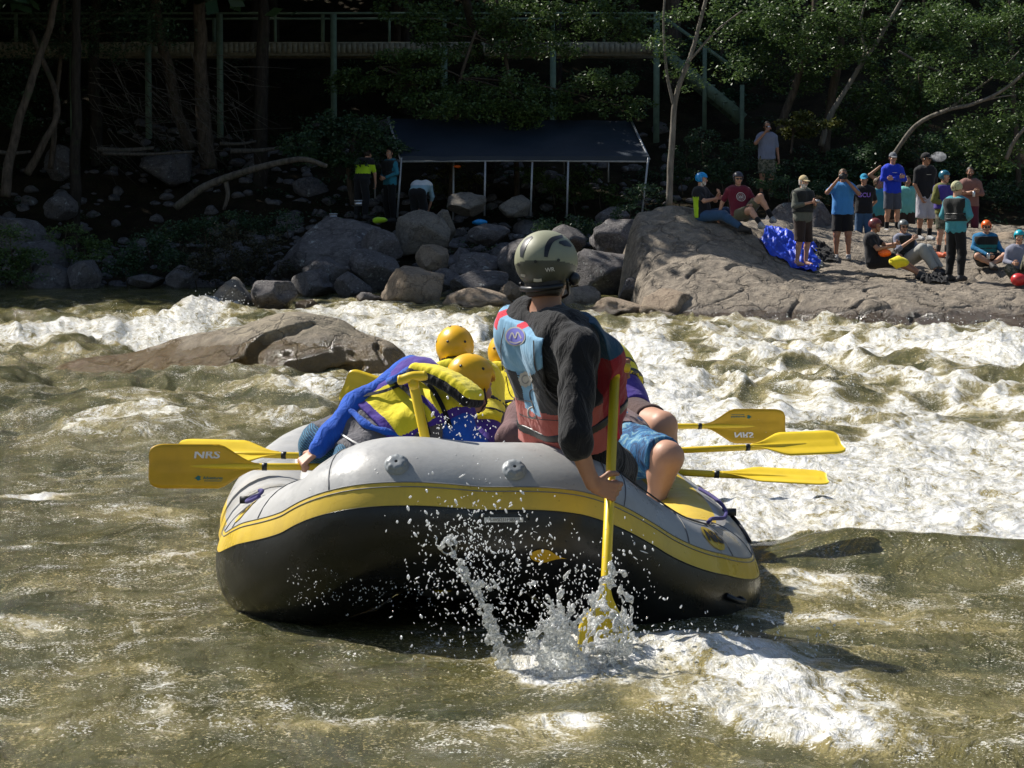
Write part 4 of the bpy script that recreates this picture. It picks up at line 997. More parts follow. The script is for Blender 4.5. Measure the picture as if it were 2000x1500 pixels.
# ------------------------------------------------------------------ the guide
def guide():
    J = dict(hl=W(1146, 874, 8.82), hr=W(1084, 862, 8.98), sl=W(1128, 676, 8.44), sr=W(1010, 630, 8.88), nk=W(1064, 604, 8.70), hd=W(1070, 525, 8.72),
             el=W(1122, 852, 8.28), wl=W(1157, 946, 8.34), er=W(1104, 770, 9.06), wr=W(1178, 724, 8.86))
    J['kl'] = W(1205, 915, 9.28); J['kr'] = W(1135, 905, 9.42); J['al'] = J['kl']+np.array([.03, .12, -.36]); J['ar'] = J['kr']+np.array([0, .12, -.36])
    def vest_idx(c): 
        mh = (J['hl']+J['hr'])/2; sp = J['nk']-mh; L_ = np.linalg.norm(sp); sp = sp/L_; sd_ = unit(J['sr']-J['sl']); fr = np.cross(sd_, sp); d = c-mh
        t = d@sp/L_; u = d@sd_; f = d@fr; back = f < .06
        m = np.full(len(c), 1)                                            # brick
        m[(t > .40) & back] = 2; m[(t > .62+.22*(u-.03)**2*9) & back] = 0; m[(u < .008) & (u > -.12) & (t > .36) & back] = 0; m[(u > .14) & (t > .42) & back] = 0
        m[~back] = 3; m[(t > .97) & (np.abs(np.abs(u)-.085) < .028)] = 4; m[(t > .90) & (np.abs(np.abs(u)-.085) < .024) & back] = 4; m[(~back) & (t > .72)] = 5; m[(f > .02) & (u < -.10) & (t > .70)] = 5  # upper front takes the blue that has shade darkened into it
        return m
    def extra(root, c):
        hd, M = J['hd'], c['M']
        def fh(p):
            q = (p-hd.astype(np.float32))@M.astype(np.float32); x, y, z = q[..., 0], q[..., 1], q[..., 2]
            d = ell_d(q, (0, -.012, .030), (.117, .142, .116)); d = np.maximum(d, -ell_d(q, (0, -.008, .015), (.094, .115, .104)))
            return np.maximum(d, np.where(y > .045, -(z-.035-.2*np.clip(y-.09, 0, 1)), -(z+.078-.25*np.clip(np.abs(y+.03)-.06, 0, 1))))
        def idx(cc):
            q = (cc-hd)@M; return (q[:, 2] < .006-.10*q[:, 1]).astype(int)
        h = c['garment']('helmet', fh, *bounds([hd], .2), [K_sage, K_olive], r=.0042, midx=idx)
        D0 = 8.4; o_ = .0025
        strip_decal('vent_slot', fh, [(1018, 502), (1021, 485), (1029, 470), (1040, 462)], [5, 10, 9, 4], D0, M_black, h, o_)
        strip_decal('vent_slot', fh, [(1066, 502), (1070, 482), (1079, 468), (1099, 461)], [7, 11, 10, 6], D0, M_black, h, o_)
        strip_decal('vent_slot', fh, [(1092, 473), (1104, 475), (1116, 481)], [4, 12, 4], D0, M_black, h, o_)
        for x, y in ((1046, 511), (1091, 508), (1013, 517)): disc_decal('rivet', fh, x, y, 3.2, 3.2, D0, M_black, h, .004, 10)
        strip_decal('helmet_label', fh, [(1042, 547), (1050, 548), (1058, 547)], 6, D0, M_white, h, .003); strip_decal('helmet_label', fh, [(1017, 537), (1026, 539)], 5, D0, K_silver, h, .003)
        text_decal('helmet_letters', fh, 'WR', 1074, 527, 11, D0, M_white, h, .004, -.12)
        parts = []
        for sx in (-1, 1): parts.append(tube(catmull([hd+M@np.array(v) for v in ((sx*.098, -.045, -.05), (sx*.086, -.01, -.085), (sx*.06, .045, -.10), (0, .064, -.118))], 5), .006, 6)); parts.append(tube(catmull([hd+M@np.array(v) for v in ((sx*.095, .03, -.01), (sx*.088, .02, -.05), (sx*.080, .0, -.088))], 5), .006, 6))
        parts.append(tube(catmull([hd+M@np.array(v) for v in ((-.085, -.06, -.075), (-.03, -.105, -.083), (.03, -.105, -.083), (.085, -.06, -.075))], 6), .011, 8))
        mkobj('chin_strap', *cat_mesh(parts), M_black, h)
        V, Fc = sphere((0, 0, 0), (.022, .030, .026), 12, 8); mkobj('ear_guard', V@M.T+hd+M@np.array([.103, .012, -.045]), Fc, M_black, h)
        # decals on the vest
        f = c['vest']
        disc_decal('round_patch', f, 1006, 657, 20, 19, D0, K_silver, root, .010, 28); disc_decal('round_patch', f, 1006, 657, 17.5, 16.5, D0, K_purp, root, .013, 28)
        strip_decal('patch_print', f, [(994, 662), (1000, 650), (1006, 660), (1011, 649), (1018, 661)], 2.4, D0, K_silver, root, .017); strip_decal('patch_print', f, [(995, 667), (1006, 670), (1017, 667)], 2.2, D0, K_silver, root, .017)
        disc_decal('octagon_patch', f, 1026, 741, 13, 15, D0, K_silver, root, .012, 32, pts=lambda a: 1+.07*math.cos(8*a)); disc_decal('octagon_patch', f, 1026, 741, 8, 9, D0, M_seam, root, .015, 16); disc_decal('octagon_patch', f, 1026, 741, 5.5, 6.5, D0, K_silver, root, .017, 16)
        # belt, ring, seams
        mh, sp = c['mh'], c['spine']
        bc = mh+sp*.125
        def fbelt(p): return np.maximum(c['vest'](p)-.006, np.abs((p-bc.astype(np.float32))@unit(sp+np.array([-.12, 0, .05])).astype(np.float32))-.017)
        c['garment']('belt', fbelt, *bounds(c['tp'], .22), M_black, r=.007)
        q = from_cam(f, [(1040, 806)], D0, .016)[0]; a = np.linspace(0, 2*math.pi, 25)[:-1]; ring = q+.021*(np.cos(a)[:, None]*np.array([.8, -.35, -.1])+np.sin(a)[:, None]*np.array([.1, 0, 1])); mkobj('belt_ring', *tube(ring, .004, 6, closed=True), K_silver, root)
        for path, w_ in (([(985, 640), (978, 680), (982, 724)], 2), ([(1042, 665), (1046, 720), (1070, 765), (1090, 785)], 3.0), ([(984, 724), (1010, 733), (1030, 738)], 2), ([(1042, 800), (1035, 765), (1060, 760), (1088, 775)], 2), ([(984, 790), (1030, 815), (1092, 822)], 1.6), ([(988, 735), (1000, 775), (1040, 785)], 2)):
            strip_decal('vest_seam', f, path, w_, D0, K_char, root, .010)
        # red throw line hanging over the shaft
        P = [W(1199, 745, 8.66), W(1206, 790, 8.62), W(1203, 830, 8.62), W(1207, 856, 8.62)]
        mkobj('red_tail', *tube(catmull(P, 6), .010, 8), K_strap, root)
        mkobj('necklace', *tube(catmull([W(1042, 596, 8.77), W(1060, 606, 8.75), W(1083, 610, 8.75), W(1100, 604, 8.77)], 5), .003, 6), M_hairD, root)
    def shirt_idx(c): return None
    build_person('guide seen from behind in sage helmet, sky blue and brick red vest, on the stern', J, 1.78, face=(.42, .90, -.08), up=(-.06, .05, 1), skin=SKT, res=.0095, hres=.006,
        shirt=(K_black, 1.2, .06), slv=.019, bulk=.130, bulkdrop=.10, arml=.055, armback=.10, pants=(K_black, 2, .006), shoes=M_black, pfd=([K_blue, K_red, K_char, K_dred, K_strap, col('vest_blue_shaded', (.02, .07, .12))], vest_idx, .04), hair=(M_hairD, .062), curls=(1.12, 1.0), palms=(np.array([.1, 1, 0]), np.array([.3, -1, 0])),  # last vest colour: the blue darkened by hand for its shadow side
        hdirs=(np.array([.93, .05, -.30]), np.array([.9, -.2, .1])), extra=extra, loc=W(1120, 880, 8.9))
guide()
Y_col = col('jacket_yellow', (.84, .70, .03), fold=.3); P_col = col('jacket_purple', (.07, .035, .28), fold=.35); B_col = col('sleeve_blue', (.015, .10, .52), fold=.8); G_col = col('shirt_grey', (.13, .125, .135), fold=.9)
HY = basic('helmet_yellow', (.84, .46, .010), .33, .06, 12, .05)
def plaid():
    t = NT('shorts_plaid'); v = t.obj(); a = t.n('ShaderNodeTexWave', inputs={'Scale': 30, 'Distortion': 1.5, 'Vector': t.mapping(v, rot=(.3, .9, .5))}).outputs['Fac']; b = t.n('ShaderNodeTexWave', inputs={'Scale': 55, 'Distortion': 1.0, 'Vector': t.mapping(v, rot=(1.2, .2, 1.3))}).outputs['Fac']
    c = t.mix(t.ramp(a, [(.45, 0), (.6, 1)]), (.015, .06, .11), (.06, .22, .36)); c = t.mix(t.ramp(b, [(.7, 0), (.8, .8)]), c, (.01, .015, .04))
    return t.done(t.princ(color=c, rough=.85, normal=t.bump(t.noise(20, 3, .5, v), .5, .02)))
def tiedye():
    t = NT('shorts_streaked'); v = t.obj(); n = t.noise(16, 6, .65, t.mapping(v, (1.6, 1.6, .3), rot=(0, .35, 0)), dist=.8)
    c = t.ramp(n, [(.36, (.006, .02, .06)), (.46, (.015, .10, .25)), (.54, (.03, .18, .36)), (.62, (.22, .38, .42)), (.68, (.02, .11, .26))]); return t.done(t.princ(color=c, rough=.8, normal=t.bump(n, .6, .02)))
M_plaid, M_tie = plaid(), tiedye()
def passenger_left():
    J = dict(hr=W(628, 872, 10.60), hl=W(700, 905, 10.40), nk=W(884, 770, 10.78), sr=W(812, 728, 10.85), sl=W(896, 832, 10.55), hd=W(922, 752, 10.80), er=W(694, 792, 10.60), wr=W(618, 880, 10.42),
             el=W(928, 875, 10.5), wl=W(950, 950, 10.6), kr=W(800, 960, 11.0), kl=W(790, 975, 10.7)); J['ar'] = J['kr']+np.array([.1, .1, -.3]); J['al'] = J['kl']+np.array([.1, .1, -.3])
    def vidx(c):
        mh = (J['hl']+J['hr'])/2; sp = J['nk']-mh; L_ = np.linalg.norm(sp); sp = sp/L_; sd_ = unit(J['sr']-J['sl']); fr = np.cross(sd_, sp); d = c-mh; t = d@sp/L_; u = d@sd_; f = d@fr
        m = np.zeros(len(c), int); y = (f < .0) & (np.abs(u-.0) < .150) & (((t > .34) & (t < .64)) | ((t > .68) & (t < .92))); m[y] = 1
        return m
    def extra(root, c):
        f = lambda p: c['torso'](p, .054, .05); D0 = 10.2
        for path, w_ in (([(762, 738), (800, 768), (822, 800), (838, 850)], 9), ([(800, 728), (838, 752), (862, 790), (880, 835)], 9), ([(690, 775), (745, 765), (780, 752)], 6)): strip_decal('webbing', f, path, w_, D0, K_black, root, .008)
        # head support collar, a thick pillow
        a, b = W(806, 712, 10.55), W(940, 780, 10.35); d = unit(b-a); n = unit(np.cross(d, (0.1, 1, 0.1))); n = n if n[2] > 0 else -n; r = np.cross(d, n); Mx = np.stack([d, r, n], 1); cc = (a+b)/2; hl_ = np.linalg.norm(b-a)/2
        def fc(p):
            q = (p-cc.astype(np.float32))@Mx.astype(np.float32); q = q.copy(); q[..., 2] += .9*q[..., 0]**2-.02; w_ = .0035*pn(q[..., 0]*45, q[..., 1]*14, q[..., 2]*10)
            dd = np.stack([np.abs(q[..., 0])-hl_+.05, np.abs(q[..., 1])-.055, np.abs(q[..., 2])-.002], -1); return np.linalg.norm(np.maximum(dd, 0), axis=-1)+np.minimum(dd.max(-1), 0)-.028+w_
        def fu(p): return fc(p+(n*.018).astype(np.float32))-.004
        c['garment']('head_collar', fc, *bounds([a, b], .16), Y_col, r=.007); c['garment']('collar_underside', fu, *bounds([a, b], .17), K_black, r=.008)
        # bunched blue drawstring hem and dry bag folds over the small of the back
        g = lambda p: c['torso'](p, .03, .05)
        P = from_cam(g, [(612, 872), (655, 815), (680, 800), (720, 832), (770, 848), (812, 872)], 10.1, .012); mkobj('sleeve_hem', *tube(catmull(P, 8), .019+.004*np.sin(np.arange(41)*.9), 10, flat=.7), B_col, root)
        P = from_cam(g, [(688, 795), (700, 775), (760, 745), (800, 722)], 10.1, .012); mkobj('side_fold', *tube(catmull(P, 8), .016+.003*np.sin(np.arange(25)*.9), 10), B_col, root)
        strip_decal('waist_piping', lambda p: c['torso'](p, .03, .05), [(662, 845), (690, 862), (722, 878)], 3, D0, M_white, root, .01)
    build_person('bent paddler in yellow helmet, purple and yellow vest and blue sleeves on left tube', J, 1.80, face=(.72, .62, -.32), up=(-.30, -.05, .95), skin=SK, res=.0105, hres=.008,
        shirt=(G_col, 0, .02), pants=(M_plaid, .8, .02), shoes=M_black, pfd=([P_col, Y_col], vidx, .17), hat=('helmet', HY), hair=(M_hairD, .03), curls=(.5, 1.1), extra=lambda r, c: (extra(r, c), sleeves(r, c)), hdirs=(None, np.array([-.75, -.1, -.6])), palms=(None, np.array([0, .4, -1])), loc=W(665, 900, 10.5))
def sleeves(root, c, mat=None):
    J = c['J']; s = c['s']
    for q in 'lr':
        f = lambda p: c['arm'](p, q, .020, 1.95)+c['wrinkle'](p, 3)*.6+.010*pn(p[..., 0]*9, p[..., 1]*9, p[..., 2]*9)
        c['garment']('sleeve', f, *bounds([J['nk'], J['s'+q], J['e'+q], J['w'+q]], .1), mat or B_col, r=.011)
passenger_left()
def passenger_front(label, hp_, sh, D, face, sk=SK, sleeve=B_col):
    hx, hy = hp_; J = dict(hd=W(hx, hy+8, D), nk=W(sh[0], sh[1]-22, D-.02), sl=W(sh[0]+42, sh[1]+6, D-.03), sr=W(sh[0]-42, sh[1]+6, D+.03), hl=W(sh[0]+40, sh[1]+150, D-.45), hr=W(sh[0]-5, sh[1]+150, D-.4),
        el=W(sh[0]+60, sh[1]+90, D+.1), er=W(sh[0]-55, sh[1]+90, D+.1), wl=W(sh[0]+30, sh[1]+150, D+.2), wr=W(sh[0]-60, sh[1]+150, D+.2), kl=W(sh[0]+50, sh[1]+185, D), kr=W(sh[0]+5, sh[1]+185, D))
    J['al'] = J['kl']+np.array([0, .1, -.25]); J['ar'] = J['kr']+np.array([0, .1, -.25])
    def ex(root, c):
        sleeves(root, c, sleeve); q = J['nk']; mkobj('head_collar', *(lambda a: (a[0]@np.eye(3)+q+np.array([0, -.10, -.02]), a[1]))(sphere((0, 0, 0), (.19, .045, .085), 20, 12)), Y_col, root)
    build_person(label, J, 1.72, face=face, up=(0, .1, 1), skin=sk, res=.016, hres=.010, shirt=(P_col, 0, .02), pants=(K_black, 1, .01), shoes=M_black, pfd=(Y_col, None), hat=('helmet', HY), hair=(M_hairD, .02), extra=ex)
passenger_front('front left paddler in round yellow helmet with two rear vent holes', (888, 680), (905, 742), 11.95, (-.1, 1, -.1))
passenger_front('front right paddler, yellow helmet half hidden behind the guide', (990, 692), (985, 748), 12.3, (.2, 1, -.1))
Mauve = col('shirt_mauve', (.17, .095, .095), fold=.5); DBr = col('shorts_umber', (.085, .048, .042), fold=.5)
def passenger_right():
    J = dict(hl=W(1236, 884, 10.25), hr=W(1214, 858, 10.5), nk=W(1040, 800, 10.9), sl=W(996, 852, 10.5), sr=W(1046, 788, 11.0), hd=W(1075, 850, 11.1), el=W(992, 900, 10.8), er=W(1050, 880, 11.3), wl=W(1060, 960, 10.9), wr=W(1080, 930, 11.2),
             kl=W(1304, 893, 9.98), kr=W(1230, 940, 10.9), al=W(1272, 1005, 10.05), ar=W(1240, 1040, 10.9))
    build_person('paddler in streaked blue shorts and mauve shirt bent in behind the guide', J, 1.78, face=(-.5, .5, -.7), up=(-.7, .1, .6), skin=SK, res=.0115, hres=.012, shirt=(Mauve, .9, .04), pants=(M_tie, .92, .006), shoes=M_black, hair=(M_hairD, .02), fat=1.12)
    J = dict(hl=W(1232, 822, 11.1), hr=W(1190, 812, 11.3), nk=W(1140, 690, 11.5), sl=W(1190, 715, 11.35), sr=W(1100, 710, 11.6), hd=W(1115, 668, 11.6), el=W(1180, 780, 11.3), er=W(1090, 790, 11.6), wl=W(1195, 850, 11.3), wr=W(1130, 850, 11.6),
             kl=W(1294, 832, 10.75), kr=W(1240, 900, 11.5), al=W(1312, 950, 10.75), ar=W(1240, 1000, 11.5))
    build_person('paddler in dark brown shorts, bare knee over the right tube, mostly hidden by guide', J, 1.78, face=(0, 1, -.2), skin=SK, res=.0125, hres=.012, shirt=(P_col, .5, .04), pants=(DBr, .66, .0), shoes=M_black, hat=('helmet', HY), pfd=(Y_col, None), fat=1.1)
passenger_right()
# ------------------------------------------------------------------ the crowd on the slab
M_tan_cap = col('cap_tan', (.50, .40, .22)); M_greycap = col('cap_grey', (.16, .17, .19)); M_blackc = col('cap_black', (.012, .012, .014)); M_cyan = col('cap_cyan', (.02, .30, .50))
T_blue = col('tee_blue', (.055, .24, .56)); T_grey = col('tee_grey', (.20, .22, .30)); T_maroon = col('tee_maroon', (.14, .012, .028)); T_teal = col('tee_teal', (.06, .30, .33)); T_mint = col('tee_mint', (.16, .46, .42)); T_royal = col('shirt_royal', (.012, .045, .55))
T_blackt = col('tee_black', (.012, .012, .015)); T_olive = col('shirt_olive', (.15, .15, .035)); T_aqua = col('hoodie_aqua', (.06, .28, .34)); T_brown = col('shirt_rose_brown', (.24, .12, .10)); T_moss = col('sweater_moss', (.12, .125, .10)); T_tank = col('tank_taupe', (.20, .14, .12))
C_jean = col('jeans', (.035, .085, .17)); C_black = col('shorts_black', (.010, .010, .011)); C_brown = col('shorts_brown', (.045, .028, .022)); C_pale = col('shorts_pale', (.42, .40, .44)); C_slate = col('shorts_slate', (.075, .085, .11)); C_mar = col('trousers_maroon', (.11, .02, .035)); C_lgrey = col('trousers_light', (.36, .36, .34)); C_kh = col('shorts_khaki', (.13, .12, .07))
V_dark = col('vest_dark', (.018, .020, .020)); V_purp = col('vest_purple', (.06, .04, .25)); V_teal = col('vest_teal', (.02, .16, .15)); V_neon = col('panel_lime', (.42, .66, .02)); T_jblue = col('jacket_blue', (.012, .16, .34)); T_hgrey = col('jacket_heather', (.22, .23, .30))
H_blue = basic('helmet_blue', (.01, .26, .62), .3); H_dark = basic('helmet_dark', (.035, .035, .05), .4); H_teal = basic('helmet_teal', (.02, .13, .20), .3); H_org = basic('helmet_orange', (.80, .13, .01), .35); H_mar = basic('helmet_maroon', (.16, .035, .035), .35); H_gr = basic('helmet_grey', (.14, .15, .15), .3); H_cy = basic('helmet_cyan', (.01, .36, .46), .35)
S_shoe = basic('shoe_grey', (.30, .30, .30), .7, .5, 40); S_dark = basic('shoe_dark', (.03, .028, .028), .7); S_org = basic('shoe_orange', (.65, .13, .05), .6); M_can = basic('can_silver', (.55, .56, .58), .3, .1, metal=.8); M_beanie = col('beanie_cream', (.48, .47, .28))
def camo():
    t = NT('shorts_camo'); n = t.noise(16, 3, .6, t.obj()); return t.done(t.princ(color=t.ramp(n, [(.40, (.05, .055, .035)), (.47, (.13, .12, .08)), (.55, (.22, .20, .15)), (.62, (.07, .07, .045))], 'CONSTANT'), rough=.9))
M_camo = camo()
GR = 'spectators on the right bank'
def small(name, label, cat, V, Fc, mat, group=None): return thing(name, V, Fc, mat, label, cat, group)
def can_at(p, label, up=(0, 0, 1), mat=None, h=.12, r=.032):
    u = unit(up); small('can', label, 'drink', *lathe([(.0001, -h/2), (r*.85, -h/2), (r, -h/2+.01), (r, h/2-.012), (r*.8, h/2), (.0001, h/2)], p, u, 14), mat or M_can)
SIT = dict(hl=(-.09, 0, .11), hr=(.09, 0, .11), nk=(0, .06, .66), hd=(0, .03, .82), sl=(-.182, .05, .585), sr=(.182, .05, .585), el=(-.26, -.04, .36), er=(.26, -.04, .36), wl=(-.15, -.26, .33), wr=(.15, -.26, .33),
    kl=(-.12, -.36, .44), kr=(.12, -.36, .44), al=(-.11, -.56, .09), ar=(.11, -.56, .09))
def sit(px, py, D, H, rz, over=None):
    base = W(px, py, D); s = H/1.75; J = dict(SIT); J.update(over or {}); c, n = math.cos(R(rz)), math.sin(R(rz))
    J = {k: base+np.array([v[0]*s*c-v[1]*s*n, v[0]*s*n+v[1]*s*c, v[2]*s]) for k, v in J.items()}
    return J, (lambda d: np.array([math.sin(R(d+rz)), -math.cos(R(d+rz)), 0]))
def chest_text(body, h, t, mat, du=0):
    def ex(root, c):
        f = lambda p: c['torso'](p, .030); fr = c['front']; o = c['mh']+c['spine']*t+fr*.6-c['side']*du; V, Fc = text_mesh(body, 0, .03)
        P = o-c['side']*0+np.outer(V[:, 0]*h, c['side'])*(1)+np.outer(V[:, 1]*h, c['spine']); Q, d = trace(f, P, -fr); mkobj('chest_letters', Q-d*.008, Fc, mat, root, smooth=False)
    return ex
def round_logo(root, c):
    f = lambda p: c['torso'](p, .030); fr = c['front']; o = c['mh']+c['spine']*.33+fr*.6
    def ring(r, rr):
        a = np.linspace(0, 2*math.pi, 25)[:-1]; P = o+np.outer(np.cos(a)*r, c['side'])+np.outer(np.sin(a)*r, c['spine']); Q, d = trace(f, P, -fr); mkobj('chest_emblem', *tube(Q-d*.006, rr, 5, closed=True), M_white, root)
    ring(.085, .005); ring(.060, .003)
    for y in (.02, 0, -.02):
        P = o+np.outer(np.linspace(-.04, .04, 9), c['side'])+np.outer(y+.014*np.cos(np.arange(9)*1.6), c['spine']); Q, d = trace(f, P, -fr); mkobj('chest_emblem', *tube(Q-d*.006, .004, 5), M_white, root)
def man(label, J, H, fz, fd=0, fup=(0, 0, 1), **k):
    k.setdefault('group', GR); return build_person(label, J, H, face=fz(fd)+np.array([0, 0, k.pop('pitch', -.05)]), up=fup, **k)
# standing, front row
J, fz = stand(1645, 508, 44.4, 1.76, -8, 'camera'); man('photographer in bright blue T-shirt and black shorts raising a camera', J, 1.76, fz, 3, skin=SKT, shirt=(T_blue, .75, .05), pants=(C_black, .88, .02), shoes=S_shoe, hair=(M_hairB, .06), fat=1.12)
cc = (J['wl']+J['wr'])/2+fz(0)*.07+np.array([0, 0, .05]); v1 = box(cc, (.15, .07, .10)); v2 = lathe([(.0001, 0), (.042, 0), (.045, .04), (.040, .11), (.030, .11), (.0001, .095)], cc+fz(0)*.03, fz(0), 16); v3 = box(cc+np.array([0, 0, .06]), (.06, .06, .035))
small('camera', 'black camera with lens held to the eye by the man in bright blue', 'camera', *cat_mesh([v1, v2, v3]), M_black)
J, fz = stand(1567, 520, 43.6, 1.72, 38, 'chest'); man('bearded barefoot man in tan cap, moss sweater and brown shorts', J, 1.72, fz, -12, shirt=(T_moss, 1.5, .08), pants=(C_brown, 1.05, .02), pfd=(V_dark, None, .12), hat=('cap', M_tan_cap), hair=(M_hairW, .02), beard=M_hairW, fat=1.12)
v = box(J['wl']*.5+J['wr']*.5+fz(0)*.1+np.array([0, 0, .03]), (.07, .04, .05)); small('phone', 'small pale phone in the hands of the man in the tan cap', 'phone', *v, M_can)
J, fz = stand(1866, 548, 42.0, 1.80, 138, 'belly'); man('standing person in aqua hoodie, dark vest and cream beanie seen from behind', J, 1.80, fz, -25, shirt=(T_aqua, 1.95, .14), pants=(C_black, 1.95, .012), pfd=(V_dark, None, .14), hat=('beanie', M_beanie), hair=(M_hairB, .0), shoes=S_dark, slv=.022)
J, fz = stand(1842, 502, 44.9, 1.68, 34, 'belly'); man('standing person in teal helmet, olive sleeves, purple vest and orange shoes', J, 1.68, fz, 10, shirt=(T_olive, 1.35, .05), pants=(M_camo, .85, .02), pfd=(V_purp, None, .06), hat=('helmet', H_teal), socks=S_dark, shoes=S_org, slv=.022)
# standing, behind
J, fz = stand(1742, 456, 50.3, 1.77, 12, 'crossed'); man('smiling man in royal blue long sleeves and grey cap with arms folded', J, 1.77, fz, -8, shirt=(T_royal, 1.95, .06), pants=(C_slate, .95, .03), socks=K_black, shoes=S_shoe, hat=('cap', M_greycap), hair=(M_hairD, 0), extra=chest_text('~~~', .06, .40, M_white))
J, fz = stand(1806, 470, 48.0, 1.83, 20, 'down', dict(wl=(-.16, -.12, .86), el=(-.25, -.02, 1.12))); man('tall man in black cap and black T-shirt with pale shorts, breathing out vapour', J, 1.83, fz, 25, skin=SKT, shirt=(T_blackt, .85, .10), pants=(C_pale, 1.12, .03), socks=K_black, shoes=S_shoe, hat=('cap', M_blackc), hair=(M_hairD, 0), glasses=True, extra=chest_text('-------', .05, .42, M_white), fat=1.06)
HD = J['hd']
J, fz = stand(1686, 496, 49.4, 1.72, -5, 'behind'); man('young man in cyan cap, black T-shirt with purple letters and jeans', J, 1.72, fz, -10, shirt=(T_blackt, .8, .04), pants=(C_jean, 1.98, .015), shoes=S_dark, hat=('cap', M_cyan), hair=(M_hairD, .02), extra=chest_text('GCU', .13, .36, basic('print_lilac', (.28, .16, .62), .6)), hands=(False, False))
J, fz = stand(1713, 494, 50.9, 1.66, 15, 'down'); man('person in teal T-shirt between the cyan cap and the royal blue shirt', J, 1.66, fz, 40, skin=SKT, shirt=(T_teal, .8, .08), pants=(C_brown, .95, .02), shoes=S_dark, hair=(M_hairB, .02), hands=(True, False))
can_at(J['wl']+np.array([0, -.05, -.08]), 'silver can held low in front of the teal T-shirt')
J, fz = stand(1730, 474, 52.4, 1.78, 0, 'headhand'); man('shadowed man in taupe tank top behind the royal blue shirt, elbow raised', J, 1.78, fz, 15, skin=SKT, shirt=(T_tank, 0, .05), pants=(C_brown, .95, .02), shoes=S_dark, hair=(M_hairD, .0), glasses=True, hands=(False, False))
J, fz = stand(1771, 488, 51.6, 1.66, -10, 'down'); man('person in mint T-shirt half hidden behind the man in the black T-shirt', J, 1.66, fz, 30, skin=SKT, shirt=(T_mint, .8, .10), pants=(C_brown, .95, .02), shoes=S_dark, hair=(M_hairD, .03), hands=(False, False))
J, fz = stand(1893, 484, 51.2, 1.80, -10, 'crossed'); man('bearded man in rose brown shirt and maroon trousers with folded arms', J, 1.80, fz, 5, skin=SKT, shirt=(T_brown, 1.4, .02), pants=(C_mar, 1.95, .012), shoes=S_dark, hair=(M_hairD, 0), beard=M_hairD)
can_at(J['wl']+np.array([.0, -.05, -.06]), 'silver can in the folded arms of the rose brown shirt')
J, fz = stand(1497, 384, 54.0, 1.76, 8, 'drink'); man('man in grey T-shirt and camouflage shorts drinking, highest on the bank', J, 1.76, fz, -5, skin=SKT, shirt=(T_grey, .85, .06), pants=(M_camo, .92, .03), shoes=S_dark, hair=(M_hairD, 0), glasses=True, fat=1.08)
can_at(J['hd']+fz(0)*.15+np.array([-.0, 0, -.05]), 'clear cup at the lips of the man in the grey T-shirt', up=fz(0)*.6+np.array([0, 0, .7]))
# seated
J, fz = sit(1373, 434, 44.3, 1.76, 60, dict(kl=(-.14, -.50, .13), kr=(.12, -.42, .20), al=(-.16, -.88, -.10), ar=(.1, -.78, -.14), el=(-.24, -.14, .40), er=(.22, -.16, .42), wl=(.05, -.30, .46), wr=(-.02, -.34, .55))); man('seated man in blue helmet and black and lime shirt, chin on hand', J, 1.76, fz, 10, shirt=([T_blackt, V_neon], .7, .03, lambda c, J=J: (((c-J['nk'])[:, 0] < -.05) & ((c-J['nk'])[:, 2] < -.18)).astype(int)), pants=(C_jean, 1.95, .015), shoes=S_dark, hat=('helmet', H_blue), beard=M_hairW, fat=1.1)
J, fz = sit(1447, 432, 43.9, 1.76, 14, dict(nk=(-.02, .14, .64), hd=(-.02, .11, .81), sl=(-.20, .14, .59), sr=(.165, .12, .59), el=(-.30, .22, .36), wl=(-.36, .26, .10), er=(.25, -.06, .40), wr=(.10, -.26, .28), kl=(.06, -.38, .20), al=(.16, -.66, -.06), kr=(.30, -.24, .46), ar=(.50, -.36, .05))); man('seated man in dark helmet and maroon T-shirt leaning back on one arm', J, 1.76, fz, -8, shirt=(T_maroon, .75, .03), pants=(C_kh, .75, .03), shoes=S_shoe, socks=K_black, hat=('helmet', H_dark), glasses=True, extra=round_logo, fat=1.08)
J, fz = sit(1705, 524, 42.6, 1.76, 72, dict(nk=(0, .02, .62), hd=(0, -.04, .79), kl=(-.14, -.46, .13), kr=(.10, -.46, .20), al=(-.16, -.88, -.10), ar=(.08, -.84, -.08), el=(-.26, -.12, .36), er=(.22, -.20, .42), wl=(-.10, -.34, .40), wr=(.04, -.42, .46))); man('seated man in maroon helmet and black shirt with bare legs stretched right', J, 1.76, fz, 0, skin=SKT, shirt=(T_blackt, .6, .02), pants=(C_black, .9, .02), shoes=S_dark, hat=('helmet', H_mar), fat=1.14)
V, Fc = sphere(W(1728, 494, 42.35), (.13, .08, .075), 16, 10); small('dry_bag', 'round orange bag in the lap of the man in the maroon helmet', 'bag', V+.01*pn(V[:, 0]*9, V[:, 1]*9, V[:, 2]*9)[:, None], Fc, H_org)
J, fz = sit(1768, 524, 42.9, 1.72, 35, dict(nk=(0, .10, .62), hd=(0, .06, .79), kl=(.02, -.42, .38), al=(.16, -.66, -.04), kr=(.22, -.38, .36), ar=(.34, -.62, -.04), el=(-.26, -.06, .36), wl=(-.06, -.24, .55), er=(.30, -.04, .34), wr=(.34, -.36, .34))); man('seated person in grey helmet, dark vest and pale trousers with knees up', J, 1.72, fz, -25, shirt=(T_hgrey, 1.2, .03), pants=(C_lgrey, 1.9, .025), pfd=(V_dark, None, .08), shoes=S_dark, hat=('helmet', H_gr), glasses=True)
V, Fc = sphere(W(1755, 512, 42.0), (.20, .09, .10), 18, 12); small('yellow_jacket', 'crumpled yellow jacket between the two seated men at the front', 'jacket', V+.035*fbm(V[:, 0]*7, V[:, 1]*7, V[:, 2]*7, 3)[:, None], Fc, Y_col)
